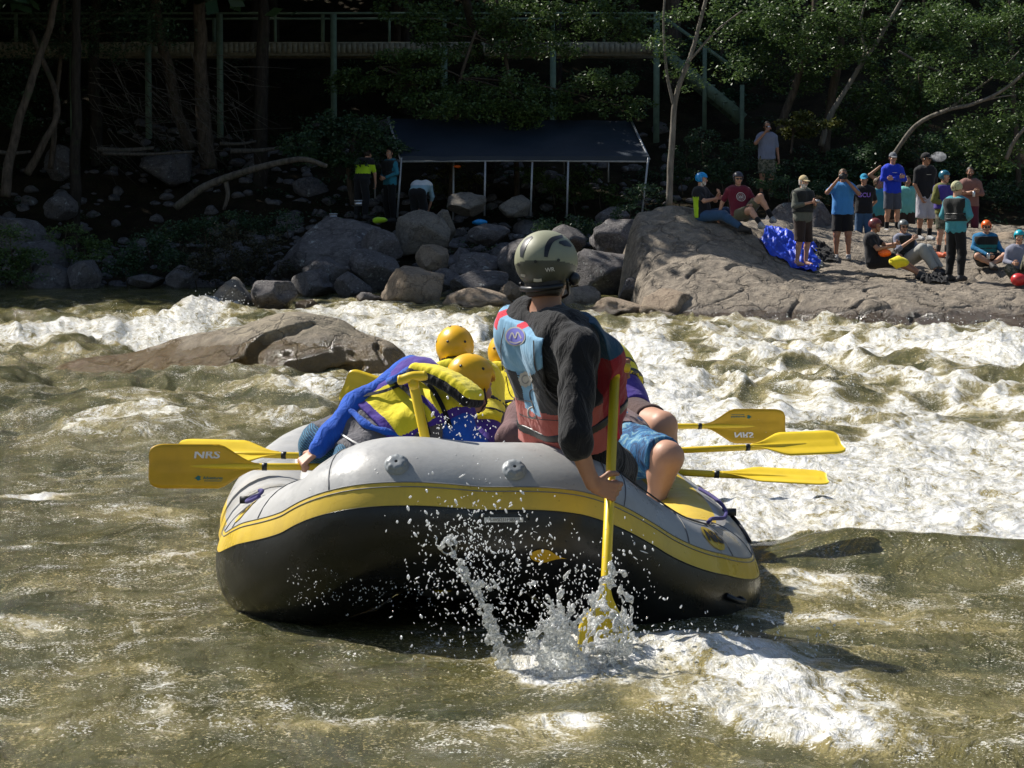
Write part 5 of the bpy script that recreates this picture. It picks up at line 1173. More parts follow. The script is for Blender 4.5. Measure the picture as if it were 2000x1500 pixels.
J, fz = sit(1925, 520, 43.2, 1.68, 5, dict(nk=(0, .02, .60), hd=(0, -.02, .77), kl=(-.26, -.32, .20), kr=(.28, -.30, .20), al=(.04, -.42, .02), ar=(-.02, -.46, .04), wl=(-.06, -.34, .22), wr=(.30, -.34, .24))); man('laughing woman in orange helmet and blue jacket sitting with crossed legs', J, 1.68, fz, -5, shirt=(T_jblue, 1.9, .03), pants=(C_black, .95, .015), pfd=([V_teal, V_dark], lambda c, J=J: (((c-J['nk'])[:, 2]) > -.16).astype(int), .08), shoes=S_dark, hat=('helmet', H_org), glasses=True, fat=1.1)
can_at(J['wl']+np.array([0, -.06, -.02]), 'pale can in the hand of the woman in the orange helmet')
J, fz = sit(1990, 548, 41.9, 1.70, -5, dict(kl=(-.22, -.34, .22), al=(-.1, -.55, .02))); man('seated person in cyan helmet and heather jacket at the right edge', J, 1.70, fz, -5, shirt=(T_hgrey, 1.9, .03), pants=(M_camo, 1.9, .02), shoes=S_dark, hat=('helmet', H_cy), hair=(M_hairD, .02))
V, Fc = sphere(W(1990, 546, 41.2), (.15, .14, .12), 18, 12); V = V[:]; small('red_helmet', 'red helmet resting on the rock at the right edge', 'helmet', V, Fc, basic('helmet_red', (.55, .03, .03), .35))
# under and beside the tent
GT = 'people by the tent'
J, fz = stand(762, 434, 53.6, 1.72, -50, 'belly'); man('shaded person in teal jacket standing at the left tent leg', J, 1.72, fz, 30, group=GT, shirt=(col('jacket_teal', (.03, .20, .28)), 1.9, .04), pants=(C_black, 1.95, .015), hair=(M_hairD, .02), shoes=S_dark, pfd=(V_dark, None, .2))
J, fz = stand(706, 428, 53.0, 1.72, 150, 'down', dict(nk=(0, -.20, 1.40), hd=(0, -.28, 1.53), sl=(-.185, -.16, 1.36), sr=(.185, -.16, 1.36), el=(-.22, -.24, 1.08), er=(.22, -.24, 1.08), wl=(-.2, -.30, .84), wr=(.2, -.30, .84))); man('shaded stooping person in dark clothes with a lime back panel', J, 1.72, fz, 0, group=GT, shirt=([T_blackt, V_neon], .8, .03, lambda c, J=J: (np.abs((c-J['nk'])[:, 2]+.22) < .10).astype(int)), pants=(C_black, 1.95, .015), hair=(M_hairD, .0), shoes=S_dark)
J, fz = stand(818, 446, 52.6, 1.72, 165, 'down', dict(hl=(-.09, .10, .82), hr=(.09, .10, .82), nk=(0, -.28, 1.04), hd=(0, -.38, .98), sl=(-.19, -.25, 1.02), sr=(.19, -.25, 1.02), el=(-.24, -.30, .74), er=(.24, -.30, .74), wl=(-.15, -.36, .5), wr=(.15, -.36, .5))); man('shaded person in white and pale blue shirt bending over under the tent', J, 1.72, fz, 0, group=GT, shirt=([col('shirt_paleblue', (.26, .40, .46)), col('shirt_white', (.62, .64, .64))], 1.3, .0, lambda c, J=J: ((c-J['nk'])[:, 2] > -.03).astype(int)), pants=(C_black, 1.95, .015), hair=(M_hairD, 0), shoes=S_dark, fat=1.15)
# vapour
t = NT('vapour'); n = t.noise(9, 5, .6, t.obj()); vol = t.n('ShaderNodeVolumePrincipled', inputs={'Color': (.9, .92, .95, 1), 'Density': t.math('MULTIPLY', t.ramp(n, [(.42, 0), (.7, 1)]), 26.0)}); t.t.links.new(vol.outputs[0], t.out.inputs['Volume'])
V, Fc = sphere(HD+np.array([.24, -.12, .04]), (.17, .10, .11), 16, 10); thing('vapour_puff', V, Fc, t.m, 'thin white vapour puff in front of the black cap', 'vapour', kind='stuff')
# blue tarp on the slab
def tarp(cx, cy, wx, wy, mat, label, name='tarp', seed=0, rot=0, lift=.10):
    u = np.linspace(-1, 1, 70); U, Vv = np.meshgrid(u, u); pix_c = on_slab(cx, cy); r_ = 1+.25*pn(np.arctan2(Vv, U)*1.3, seed, 2)
    X = pix_c[0]+(U*math.cos(rot)-Vv*math.sin(rot))*wx*r_; Y = pix_c[1]+(U*math.sin(rot)+Vv*math.cos(rot))*wy*r_
    fo = np.abs(pn(X*3+seed, Y*2.2, 1))*1.3+.9*np.abs(pn(X*7, Y*5, seed))+.5*np.abs(pn(X*15, Y*12, seed)); Z = slab_z(X, Y)+.02+lift*fo*(1-.6*np.maximum(np.abs(U), np.abs(Vv))**4)
    n = 70; i = np.arange(n-1)[:, None]*n+np.arange(n-1)[None, :]
    thing(name, np.stack([X, Y, Z], -1).reshape(-1, 3), np.stack([i, i+1, i+n+1, i+n], -1).reshape(-1, 4), mat, label, name.replace('_', ' '))
tarp(1545, 484, .55, .85, basic('tarp_blue', (.02, .07, .62), .45, .3, 6, .4, 20, .02), 'crumpled bright blue tarp on the rock behind the man in the tan cap', lift=.13, rot=-.3)
tarp(1602, 494, .30, .45, K_black, 'black jacket dropped on the right end of the blue tarp', 'jacket', 3, lift=.12)
tarp(1583, 508, .20, .30, C_lgrey, 'pale towel beside the bare feet of the man in the tan cap', 'towel', 5, lift=.08)
tarp(1822, 548, .22, .3, K_black, 'black bag by the feet of the seated man in pale trousers', 'bag', 9, lift=.15)
# litter and kit on the shaded bank
for px, py, D, c, lb in [(700, 398, 52.5, M_can, 'white cooler box beside the stooping person'), (938, 434, 51, H_blue, 'bright blue bag on the boulder below the tent'), (742, 430, 51, V_neon, 'lime green jacket on the rocks left of the tent legs'), (690, 455, 49.6, M_can, 'white paper scrap on the sloping rock, left of two'), (720, 470, 49.2, M_can, 'white paper scrap lower on the sloping rock'), (651, 424, 51.5, M_can, 'pale bottle lying in the brush left of the cooler')]:
    V, Fc = box(W(px, py, D), (.16 if 'scrap' not in lb else .07, .12, .10 if 'scrap' not in lb else .03)); V2, F2 = sphere(W(px, py, D), (.17, .12, .07), 12, 8)
    if 'cooler' in lb: thing('cooler_box', *cat_mesh([(V*1.0, Fc), box(W(px, py-6, D), (.18, .14, .025))]), c, lb, 'cooler')
    else: thing('bag' if 'bag' in lb else 'jacket' if 'jacket' in lb else 'paper' if 'scrap' in lb else 'bottle', V2*1.0+.02*pn(V2[:, 0]*11, V2[:, 1]*11, V2[:, 2]*11)[:, None] if 'scrap' not in lb else V, F2 if 'scrap' not in lb else Fc, c, lb, lb.split()[-1] if False else ('bag' if 'bag' in lb else 'jacket' if 'jacket' in lb else 'litter'))
# ------------------------------------------------------------------ forest
def leafmat(name, c1, c2):
    t = NT(name); oi = t.n('ShaderNodeNewGeometry').outputs['Random Per Island']; c = t.mix(oi, c1, c2); c = t.mix(t.ramp(t.noise(1.2, 3, .6, t.obj()), [(.35, 0), (.65, .6)]), c, tuple(x*.6 for x in c1))
    d = t.princ(color=c, rough=.45, spec=.5); tr = t.n('ShaderNodeBsdfTranslucent'); t.t.links.new(c, tr.inputs[0]); mx = t.n('ShaderNodeMixShader', inputs={0: .30}); t.t.links.new(d, mx.inputs[1]); t.t.links.new(tr.outputs[0], mx.inputs[2]); return t.done(mx.outputs[0])
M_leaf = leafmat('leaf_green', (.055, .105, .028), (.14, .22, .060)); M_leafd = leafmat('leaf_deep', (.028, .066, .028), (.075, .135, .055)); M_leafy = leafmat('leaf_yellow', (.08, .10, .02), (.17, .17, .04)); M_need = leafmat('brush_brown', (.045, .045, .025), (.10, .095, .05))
def barkmat(name, c1, c2):
    t = NT(name); v = t.mapping(t.obj(), (1, 1, .25)); n = t.noise(14, 6, .7, v); g = t.noise(3, 4, .6, t.obj()); c = t.mix(t.ramp(n, [(.35, 0), (.65, 1)]), c1, c2); c = t.mix(t.ramp(g, [(.55, 0), (.7, .5)]), c, (.05, .07, .03))
    return t.done(t.princ(color=c, rough=.9, normal=t.bump(n, .9, .05), spec=.2))
M_bark = barkmat('bark_brown', (.05, .038, .028), (.13, .10, .075)); M_barkd = barkmat('bark_dark', (.022, .018, .014), (.05, .04, .032)); M_barkp = barkmat('bark_pale', (.13, .115, .095), (.26, .235, .20)); M_dead = barkmat('wood_dead', (.06, .05, .042), (.16, .14, .115))
def leaves(C, Rr, n, size, seed, flat=.6, elong=1.9):
    """n leaf faces scattered in clumps with centres C (k,3) and radii Rr (k,3)"""
    r = np.random.default_rng(seed); C = np.asarray(C, float); Rr = np.broadcast_to(np.asarray(Rr, float).reshape(len(C), -1), (len(C), 3)); w_ = Rr.prod(1)**(2/3); k = r.choice(len(C), n, p=w_/w_.sum())
    d = r.normal(size=(n, 3)); d /= np.linalg.norm(d, axis=1)[:, None]; P = C[k]+d*Rr[k]*(r.random(n)**.45)[:, None]
    keep = pn(P[:, 0]*1.6/max(size*9, .6)+seed, P[:, 1]*1.6/max(size*9, .6), P[:, 2]*2.4/max(size*9, .6)) > -.04; P = P[keep]; n = len(P)
    a = r.normal(size=(n, 3))*np.array([1, 1, .45])+np.array([0, 0, -.15]); a /= np.linalg.norm(a, axis=1)[:, None]; up = r.normal(size=(n, 3))*flat+np.array([0, 0, 1.]); b = np.cross(a, up); b /= np.linalg.norm(b, axis=1)[:, None]
    s = size*r.uniform(.6, 1.25, n)[:, None]; V = np.stack([P, P+a*s*.5+b*s/elong*.5, P+a*s, P+a*s*.5-b*s/elong*.5], 1).reshape(-1, 3); return V, np.arange(4*n).reshape(n, 4)
def trunk_mesh(path, r0, r1, n=10, wob=.12, seed=0):
    P = catmull(np.array(path, float), 8); r = np.linspace(r0, r1, len(P)); P = P+.5*r0*np.stack([pn(P[:, 2]*1.1, seed, 1), pn(P[:, 2]*1.1, seed, 5), 0*r], 1); V, Fc = tube(P, r*(1+wob*pn(P[:, 2]*2, seed, 9)), n); return V, Fc
def tree(name, label, path, r0, r1, clumps=None, nl=0, size=.1, lm=None, bm=None, seed=1, limbs=(), group=None, cat='tree', shared=None, flat=.6):
    base = np.array(path[0], float); root = empty(name, base, label, cat, group); mkobj('trunk', *trunk_mesh(path, r0, r1, seed=seed), bm or M_bark, root)
    for i, l in enumerate(limbs): mkobj('limb', *trunk_mesh(l[0], l[1], l[2], 7, seed=seed+i), bm or M_bark, root)
    if clumps is not None:
        C = np.array([c[0] for c in clumps], float); Rr = np.array([c[1] for c in clumps], float); mkobj('crown', *leaves(C, Rr, nl, size, seed, flat), lm or M_leaf, root, smooth=False)
    return root
def gp(x, y): return np.array([x, y, float(ground_z(x, y))-.15])
# tall shade trees: crowns of big sprays high over the slope, shared between copies
_cr = []
for q in range(3):
    r = np.random.default_rng(40+q); C = [(r.uniform(-2.6, 2.6), r.uniform(-2.2, 2.2), r.uniform(-3.6, 3.2)) for _ in range(26)]; Rr = [[r.uniform(1.0, 1.7)]*2+[r.uniform(.6, 1.0)] for _ in range(26)]
    V, Fc = leaves(C, Rr, 7000, .42, 50+q, .5, 1.5); _cr.append(meshdata('crown', V, Fc, M_leafd, smooth=False))
_tk = []
for q in range(3):
    V, Fc = trunk_mesh([(0, 0, -1), (.2*q-.1, .1, 3), (-.15, .1*q, 7), (.2, 0, 13)], .15+.03*q, .07, 10, seed=q+3); _tk.append(meshdata('trunk', V, Fc, M_barkd))
def shade_tree(x, y, h, k, s, label, group='tall forest trees on the far slope'):
    b = gp(x, y); o = empty('forest_tree', b, label, 'tree', group); t = bpy.data.objects.new('trunk', _tk[k % 3]); COL.objects.link(t); t.parent = o; t.rotation_euler = (0, 0, k*1.7)
    c = bpy.data.objects.new('crown', _cr[k % 3]); COL.objects.link(c); c.parent = o; c.location = (.3*math.sin(k), .3*math.cos(k*2), h); c.rotation_euler = (0, 0, k*2.3); c.scale = (s, s, 1.0+.1*(k % 3))
k = 0
for row, (y, h, x0, x1, st) in enumerate([(54.5, 9.6, -34, -9.5, 3.9), (59.5, 9.8, -37, -2.5, 4.2), (65, 9.5, -40, 4, 4.6), (71, 8.8, -43, 18, 5.0), (75, 8, -42, 24, 4.6), (84, 7, -44, 34, 5.5), (96, 6, -48, 42, 6.5)]):
    x = x0+.9*(row % 2)
    while x < x1:
        yy = y+1.2*math.sin(k*2.1); shade_tree(x, yy, h+.9*math.sin(k*1.3), k, 1.15+.1*row*.5, 'tall dark forest tree whose bare trunk fades into the shade of the far slope'); x += st*(1+.12*math.sin(k)); k += 1
for x, y, h in ((-16.5, 50.2, 9.6), (-19, 50.5, 9.3), (-21, 50, 9.4), (-25, 50, 9.4), (-29.5, 50, 9.6), (-33, 49.5, 9.8)): shade_tree(x, y, h, k, 1.1, 'tall forest tree leaning over the left bank beyond the left edge of the photo', 'tall trees beyond the left edge'); k += 1

tree('shading_tree', 'long dark tree arching out over the river, unseen crown added to shade the slab', [gp(-.5, 59.5), (-1, 57, 7), (-2.6, 52.5, 10), (-4.4, 48, 11)], .13, .07, clumps=[((-8.5+1.5*(q % 5), 47+.9*(q//5), 10.3+.6*math.sin(q*2.2)), (1.3, 1.1, .7)) for q in range(15)], nl=7000, size=.34, seed=77, lm=M_leafd, bm=M_barkd)  # crown added out of view so its shade falls on the slab's left end
# individually visible trunks
def PW(*a): return [W(*q) for q in a]
tree('forest_tree', 'straight bare trunk crossing the walkway rail above the logs', PW((408, 330, 58.5), (398, 240, 58.4), (392, 120, 58.2), (386, -60, 58)), .22, .15, seed=11)
tree('forest_tree', 'second shaded trunk leaning left behind the straight bare trunk', PW((372, 290, 59.5), (345, 210, 59.5), (325, 120, 59.5), (290, -60, 59.5)), .17, .12, seed=12)
tree('forest_tree', 'thick shaded trunk behind the walkway above the tent', PW((792, 260, 66), (788, 120, 66), (785, -60, 66)), .30, .24, seed=13)
tree('forest_tree', 'thick reddish trunk behind the top of the stair', PW((1318, 260, 66), (1316, 120, 66), (1314, -60, 66)), .28, .24, seed=14)
tree('leaning_tree', 'leaning left trunk forked low at the left edge', PW((10, 385, 53), (22, 300, 53.2), (50, 190, 53.5), (95, 60, 54), (120, -60, 54)), .13, .07, seed=15)
tree('leaning_tree', 'thin trunk leaning right beside the forked left trunk', PW((52, 340, 54), (85, 280, 54), (112, 200, 54.3), (60, 60, 55)), .10, .06, seed=16)
tree('dead_tree', 'fallen pale trunk slanting up from the brush left of the tent', PW((345, 405, 52), (400, 365, 51.8), (480, 335, 51.5), (560, 315, 51.2), (600, 312, 51), (640, 325, 51)), .10, .05, bm=M_dead, seed=17, limbs=[(PW((440, 350, 51.7), (445, 380, 51.7), (438, 410, 51.8)), .06, .04)])
tree('young_tree', 'slim pale trunk rising between the tent and the crowd', PW((1306, 402, 49.5), (1312, 300, 49.5), (1316, 210, 49.5), (1345, 120, 49.5), (1368, 40, 49.5), (1388, -50, 49.5)), .075, .035, bm=M_barkp, seed=18,
     clumps=[(W(x, y, 49.6), (.55, .5, .35)) for x, y in ((1330, 30), (1400, 70), (1290, 95), (1390, 10), (1340, 150), (1430, 130))], nl=4200, size=.085, limbs=[(PW((1316, 210, 49.5), (1300, 120, 49.5), (1296, 40, 49.6), (1300, -40, 49.7)), .04, .02), (PW((1345, 120, 49.5), (1400, 60, 49.4), (1450, 20, 49.3)), .03, .015)])
tree('young_tree', 'slim forked trunk curving right behind the man in grey', PW((1603, 285, 57), (1622, 225, 57), (1668, 150, 57), (1720, 70, 57), (1760, 0, 57), (1780, -50, 57)), .075, .035, bm=M_barkp, seed=19,
     clumps=[(W(x, y, 57), (.9, .7, .5)) for x, y in ((1560, 60), (1640, 30), (1700, 110), (1740, 30), (1600, 110), (1680, 60), (1760, 130), (1530, 20))], nl=15000, size=.10, lm=M_leaf, limbs=[(PW((1668, 150, 57), (1690, 100, 56.9), (1680, 50, 56.8), (1700, -30, 56.7)), .05, .02)])
tree('young_tree', 'mid trunk with upright bark left of the forked one', PW((1612, 300, 58.5), (1622, 200, 58.5), (1640, 100, 58.5), (1650, -60, 58.5)), .13, .09, bm=M_bark, seed=20, clumps=[(W(x, y, 58.3), (1.0, .7, .5)) for x, y in ((1500, 60), (1480, 120), (1560, 150), (1600, 60), (1450, 30))], nl=10000, size=.10, lm=M_leaf)
tree('young_tree', 'brown trunk leaning right just behind the man in grey', PW((1520, 262, 58), (1545, 190, 58), (1570, 120, 58), (1590, 30, 58), (1600, -60, 58)), .11, .07, seed=21)
tree('leaning_tree', 'pale trunk arching out to the right edge over the crowd', PW((1738, 312, 54.5), (1790, 245, 54), (1850, 215, 53.6), (1900, 203, 53.2), (1960, 175, 52.8), (2040, 110, 52.4)), .058, .034, bm=M_barkp, seed=22, limbs=[(PW((1850, 215, 53.6), (1890, 185, 53.6), (1940, 150, 53.8), (1990, 100, 54)), .03, .012), (PW((1900, 203, 53.2), (1950, 190, 53), (1985, 185, 53)), .025, .01)],
     clumps=[(W(x, y, 53.5), (.8, .6, .45)) for x, y in ((1880, 60), (1960, 40), (1930, 120), (1990, 150), (1840, 130), (1860, 170), (1980, 230), (1910, 250), (1950, 300), (1820, 40))], nl=17000, size=.095)
tree('leaning_tree', 'thin pale stem leaning at the right edge below the arching trunk', PW((1965, 310, 53), (1985, 270, 52.8), (2030, 220, 52.6)), .05, .03, bm=M_barkp, seed=23)
tree('broken_branch', 'dead pale branch snagged high among the right leaves', PW((1755, 100, 56), (1800, 125, 56), (1850, 145, 56), (1868, 152, 56)), .035, .02, bm=M_dead, seed=24, cat='branch')
# leafy trees in view (crowns hanging over the walkway and the tent)
GL = 'leafy trees around the walkway'
def leafy(label, tp, cl, D, n, size=.10, lm=None, rad=(.9, .7, .42), seed=1, r0=.08):
    tree('leafy_tree', label, PW(*tp), r0, .03, clumps=[(W(x, y, D+.5*math.sin(i*2.1)), tuple(a*(.8+.4*((i*37) % 10)/10) for a in rad)) for i, (x, y) in enumerate(cl)], nl=n, size=size, lm=lm, seed=seed, group=GL,
        limbs=[(PW((tp[-2][0], tp[-2][1], tp[-2][2]), ((tp[-2][0]+x)/2, (tp[-2][1]+y)/2-12, D), (x, y, D)), .025, .008) for x, y in cl[::3]])
leafy('leafy tree hanging over the walkway above the tent', [(1010, 420, 57), (1005, 250, 57), (985, 100, 57), (960, -60, 57)], [(820, 30), (900, 20), (980, 40), (1060, 20), (1130, 45), (1180, 15), (860, 70), (940, 85), (1020, 80), (1090, 90), (760, 15), (1230, 50), (1000, 10)], 57, 26000, seed=31)
leafy('leafy tree with drooping boughs over the tent roof', [(880, 400, 56), (890, 250, 56), (900, 150, 56), (930, 60, 56)], [(840, 150), (900, 170), (960, 150), (1020, 165), (1080, 190), (960, 215), (1010, 235), (900, 215), (850, 205), (1060, 220), (1130, 200), (1180, 160), (1220, 210), (790, 190), (1000, 195)], 55.6, 26000, rad=(.85, .6, .33), seed=32)
leafy('leafy bough reaching left below the walkway with bright tips', [(900, 330, 56.5), (860, 230, 56.5), (800, 160, 56.5), (740, 130, 56.5)], [(740, 130), (700, 150), (780, 110), (820, 140), (690, 165), (850, 110), (770, 160)], 56.2, 9000, rad=(.7, .5, .22), seed=33)
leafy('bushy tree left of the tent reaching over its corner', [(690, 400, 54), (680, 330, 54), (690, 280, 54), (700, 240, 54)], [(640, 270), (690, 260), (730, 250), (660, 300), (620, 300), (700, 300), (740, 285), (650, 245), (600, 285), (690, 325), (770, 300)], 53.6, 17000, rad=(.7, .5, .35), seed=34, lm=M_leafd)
leafy('dark tree with fine leaves filling the upper left corner', [(100, 330, 57), (110, 200, 57), (120, 80, 57), (130, -50, 57)], [(40, 40), (100, 20), (170, 40), (230, 15), (60, 100), (20, 140), (130, 90), (200, 90), (270, 50), (300, 10), (50, 180), (20, 220), (320, 70)], 56.6, 15000, size=.085, lm=M_leafd, seed=35)
leafy('dark leafy tree behind the stair rail', [(1400, 330, 64.5), (1405, 220, 64.5), (1410, 100, 64.5), (1415, -40, 64.5)], [(1380, 40), (1440, 60), (1410, 110), (1460, 150), (1390, 170), (1430, 200), (1490, 90), (1470, 20), (1350, 100)], 64.5, 17000, lm=M_leafd, seed=36)
leafy('dense green tree filling the space right of the forked trunk', [(1790, 340, 60), (1795, 220, 60), (1800, 100, 60), (1805, -40, 60)], [(1740, 170), (1790, 190), (1840, 90), (1780, 90), (1730, 220), (1700, 250), (1760, 240), (1830, 30), (1680, 190), (1650, 240)], 59.5, 20000, seed=37)
leafy('yellowish sunlit sapling just right of the man in grey', [(1545, 300, 56.5), (1550, 260, 56.5), (1556, 235, 56.5)], [(1535, 240), (1560, 228), (1590, 245), (1620, 240), (1555, 258)], 56.3, 4500, lm=M_leafy, rad=(.5, .4, .13), seed=38, r0=.03)
leafy('green tree at the right edge above the arching trunk', [(1990, 400, 57), (1985, 250, 57), (1975, 100, 57), (1970, -50, 57)], [(1990, 60), (1930, 20), (1960, 100), (2000, 190), (1960, 260), (1920, 320), (1990, 340), (1880, 280), (1850, 300)], 57.5, 17000, seed=39)
leafy('shrubby dark tree behind the crowd in the middle', [(1660, 400, 56), (1660, 350, 56), (1655, 300, 56)], [(1640, 300), (1690, 310), (1720, 290), (1600, 330), (1560, 340), (1660, 340), (1800, 300), (1850, 340), (1770, 270), (1900, 360), (1960, 400), (1990, 380)], 55.6, 19000, lm=M_leafd, rad=(.9, .5, .35), seed=41, r0=.05)
def shrub(label, cl, D, n, lm, size=.07, rad=(.5, .4, .25), seed=1):
    root = empty('shrub', W(cl[0][0], cl[0][1]+25, D), label, 'shrub', 'shrubs on the far bank'); C = [W(x, y, D+.3*math.sin(i*1.7)) for i, (x, y) in enumerate(cl)]
    mkobj('foliage', *leaves(C, [rad]*len(C), n, size, seed, .8), lm, root, smooth=False)
    for i, c in enumerate(C): mkobj('stem', *tube(np.array([c+np.array([.05, 0, -.5]), c+np.array([0, 0, -.2]), c+np.array([.1*math.sin(i), 0, .15])]), [.015, .012, .006], 5), M_bark, root)
shrub('leafy shrub overhanging the water at the left edge', [(30, 500), (10, 530), (50, 540), (20, 460), (60, 505)], 48.2, 6500, M_leaf, seed=51)
shrub('low bright green shrub beside the left boulders', [(150, 470), (185, 480), (125, 455), (165, 500)], 49.5, 5000, M_leaf, seed=52)
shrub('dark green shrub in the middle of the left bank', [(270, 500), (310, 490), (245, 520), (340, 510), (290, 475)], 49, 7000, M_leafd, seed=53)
shrub('dry brown brush right of the dark green shrub', [(400, 490), (440, 480), (470, 510), (380, 520), (420, 530), (500, 490), (450, 455), (520, 470), (480, 540), (540, 520)], 48.5, 12000, M_need, .06, seed=54)
shrub('green weeds around the foot of the fallen pale trunk', [(400, 440), (460, 430), (520, 440), (560, 430), (350, 450)], 50.8, 7000, M_leafd, seed=55)
shrub('shrub inside the tent behind its middle posts', [(1080, 360), (1120, 380), (1170, 370), (1040, 340), (1200, 390), (1140, 340)], 55.5, 8000, M_leaf, seed=56)
shrub('undergrowth between the tent and the rock slab', [(1120, 440), (1160, 450), (1080, 445), (1230, 420), (1200, 450), (1260, 380)], 50, 9000, M_leafd, seed=57)
shrub('ferny undergrowth below the stair', [(1340, 300), (1390, 310), (1430, 320), (1370, 270), (1440, 290), (1330, 340), (1410, 340)], 55, 10000, M_leafd, seed=58)
shrub('mossy yellow shrub behind the left tent posts', [(850, 360), (890, 370), (930, 350), (870, 330)], 56.5, 3500, M_leafy, seed=59)
shrub('weeds behind the tan cap and the photographer', [(1540, 370), (1590, 370), (1640, 380), (1500, 350)], 53.5, 8000, M_leafd, seed=60)
# undergrowth carpet over the slope
C = []; 
for q in range(240):
    x = rng.uniform(-14, 14); y = rng.uniform(50, 68); C.append((x, y, float(ground_z(x, y))+.1))
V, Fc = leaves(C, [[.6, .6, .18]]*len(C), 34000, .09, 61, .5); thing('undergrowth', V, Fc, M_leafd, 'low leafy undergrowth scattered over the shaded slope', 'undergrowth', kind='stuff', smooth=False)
# twig litter and dead twiggy branches of the left trees
parts = []; r = np.random.default_rng(5)
for q in range(170):
    a = W(r.uniform(170, 460), r.uniform(100, 300), r.uniform(56.5, 58.5)); d = np.array([r.uniform(.2, 1), 0, r.uniform(-1, .1)]); d /= np.linalg.norm(d); L_ = r.uniform(.5, 1.6); b = np.cross(d, (0, 1, 0))
    P = [a, a+d*L_*.5+b*.05*r.normal(), a+d*L_+b*.16*r.normal()]; parts.append(tube(catmull(P, 3), np.linspace(.010, .003, 7), 4, cap=False))
V, Fc = cat_mesh(parts); thing('dead_twigs', V, Fc, M_dead, 'tangle of bare grey twigs hanging in front of the left trunks', 'twigs', kind='stuff')
for pp, r0, lb in [((450, 295, 560, 287, 57), .07, 'topmost fallen log in the shaded pile on the left'), ((190, 292, 300, 289, 57), .08, 'thick fallen log left of the pile'), ((200, 300, 380, 296, 56.6), .05, 'long thin log at the bottom of the shaded pile'), ((-10, 296, 60, 296, 56), .06, 'fallen log poking in at the left edge'), ((430, 280, 500, 276, 57.5), .05, 'short pale log on the rocks right of the straight trunk')]:
    a = W(pp[0], pp[1], pp[4]); b = W(pp[2], pp[3], pp[4]+.3); thing('fallen_log', *tube(catmull([a, (a+b)/2+np.array([0, 0, -.04]), b], 5), np.linspace(r0, r0*.6, 11), 8), M_dead, lb, 'log', 'fallen logs')

# ------------------------------------------------------------------ walkway, stair and tent
M_wgreen = basic('paint_green', (.14, .20, .14), .8, .25, 6, .2); M_deck = basic('deck_wood', (.24, .22, .16), .9, .3, 10, .4); M_pole = basic('tent_pole', (.42, .43, .44), .5, .2, metal=.3)
def walkway():
    Y0 = 62.0; root = empty('walkway', W(650, 105, Y0), 'raised green wooden walkway with railing on tall posts above the tent', 'walkway'); z0 = W(0, 84, Y0)[2]; x0, x1 = -15.5, W(1285, 0, Y0)[0]
    mkobj('deck', *cat_mesh([box(((x0+x1)/2, Y0+.75, z0), (x1-x0, 1.6, .05))]), M_deck, root); Vs = []
    for i in range(int((x1-x0)/.145)): Vs.append(box((x0+.07+i*.145, Y0-.06, z0-.14), (.132, .03, .25+.01*math.sin(i*3.3))))
    mkobj('fascia', *cat_mesh(Vs), M_deck, root); mkobj('beam', *box(((x0+x1)/2, Y0+.05, z0-.22), (x1-x0, .09, .24)), M_deck, root); mkobj('back_beam', *box(((x0+x1)/2, Y0+1.4, z0-.18), (x1-x0, .09, .24)), M_deck, root)
    zr = W(0, 26, Y0)[2]; mkobj('rail', *box(((x0+x1)/2, Y0-.02, zr), (x1-x0, .13, .05)), M_wgreen, root); mkobj('rail', *box(((x0+x1)/2, Y0+1.5, zr), (x1-x0, .13, .05)), M_wgreen, root)
    for px in (30, 143, 290, 404, 537, 630, 760, 868, 1080, 1180): x = W(px, 0, Y0)[0]; w_ = .07 if px in (537, 1180, 760) else .10; mkobj('baluster', *box((x, Y0+1.46 if px == 404 else Y0+.03, (z0+zr)/2), (w_, .07, zr-z0)), M_wgreen, root)
    for px in (143, 290, 430, 652, 868, 1080, 1282):
        x = W(px, 0, Y0)[0]; g = float(ground_z(x, Y0)); top = zr-.03 if px in (430, 652, 1282) else z0-.1; mkobj('post', *box((x, Y0-.15, (g-.6+top)/2), (.16, .14, top-g+.6)), M_wgreen, root)
    # stair going down to the right
    a = np.array([x1, Y0+.1, z0-.05]); b = W(1452, 232, Y0-1.2); st = empty('stair', b, 'green wooden stair descending right from the end of the walkway', 'stair')
    for dy in (0, .95): mkobj('stringer', *beam(a+(0, dy, -.05), b+(0, dy, 0), .05, .30), M_wgreen, st)
    n = 9
    for i in range(n):
        p = a+(b-a)*((i+.5)/n); mkobj('tread', *box(p+np.array([0, .48, .12]), (.30, .98, .045)), M_wgreen, st); mkobj('riser', *box(p+np.array([-.13, .48, .03]), (.03, .96, .17)), M_wgreen, st)
    ra = np.array([x1, Y0, zr]); rb = b+np.array([.15, 0, 1.05]); mkobj('rail', *beam(ra, rb, .05, .09), M_wgreen, st)
    for t_ in (.55, .98): p = a+(b-a)*t_; mkobj('post', *box((p[0], p[1]-.06, p[2]-.1), (.11, .09, 2.2 if t_ < .9 else 1.9)), M_wgreen, st)
walkway()
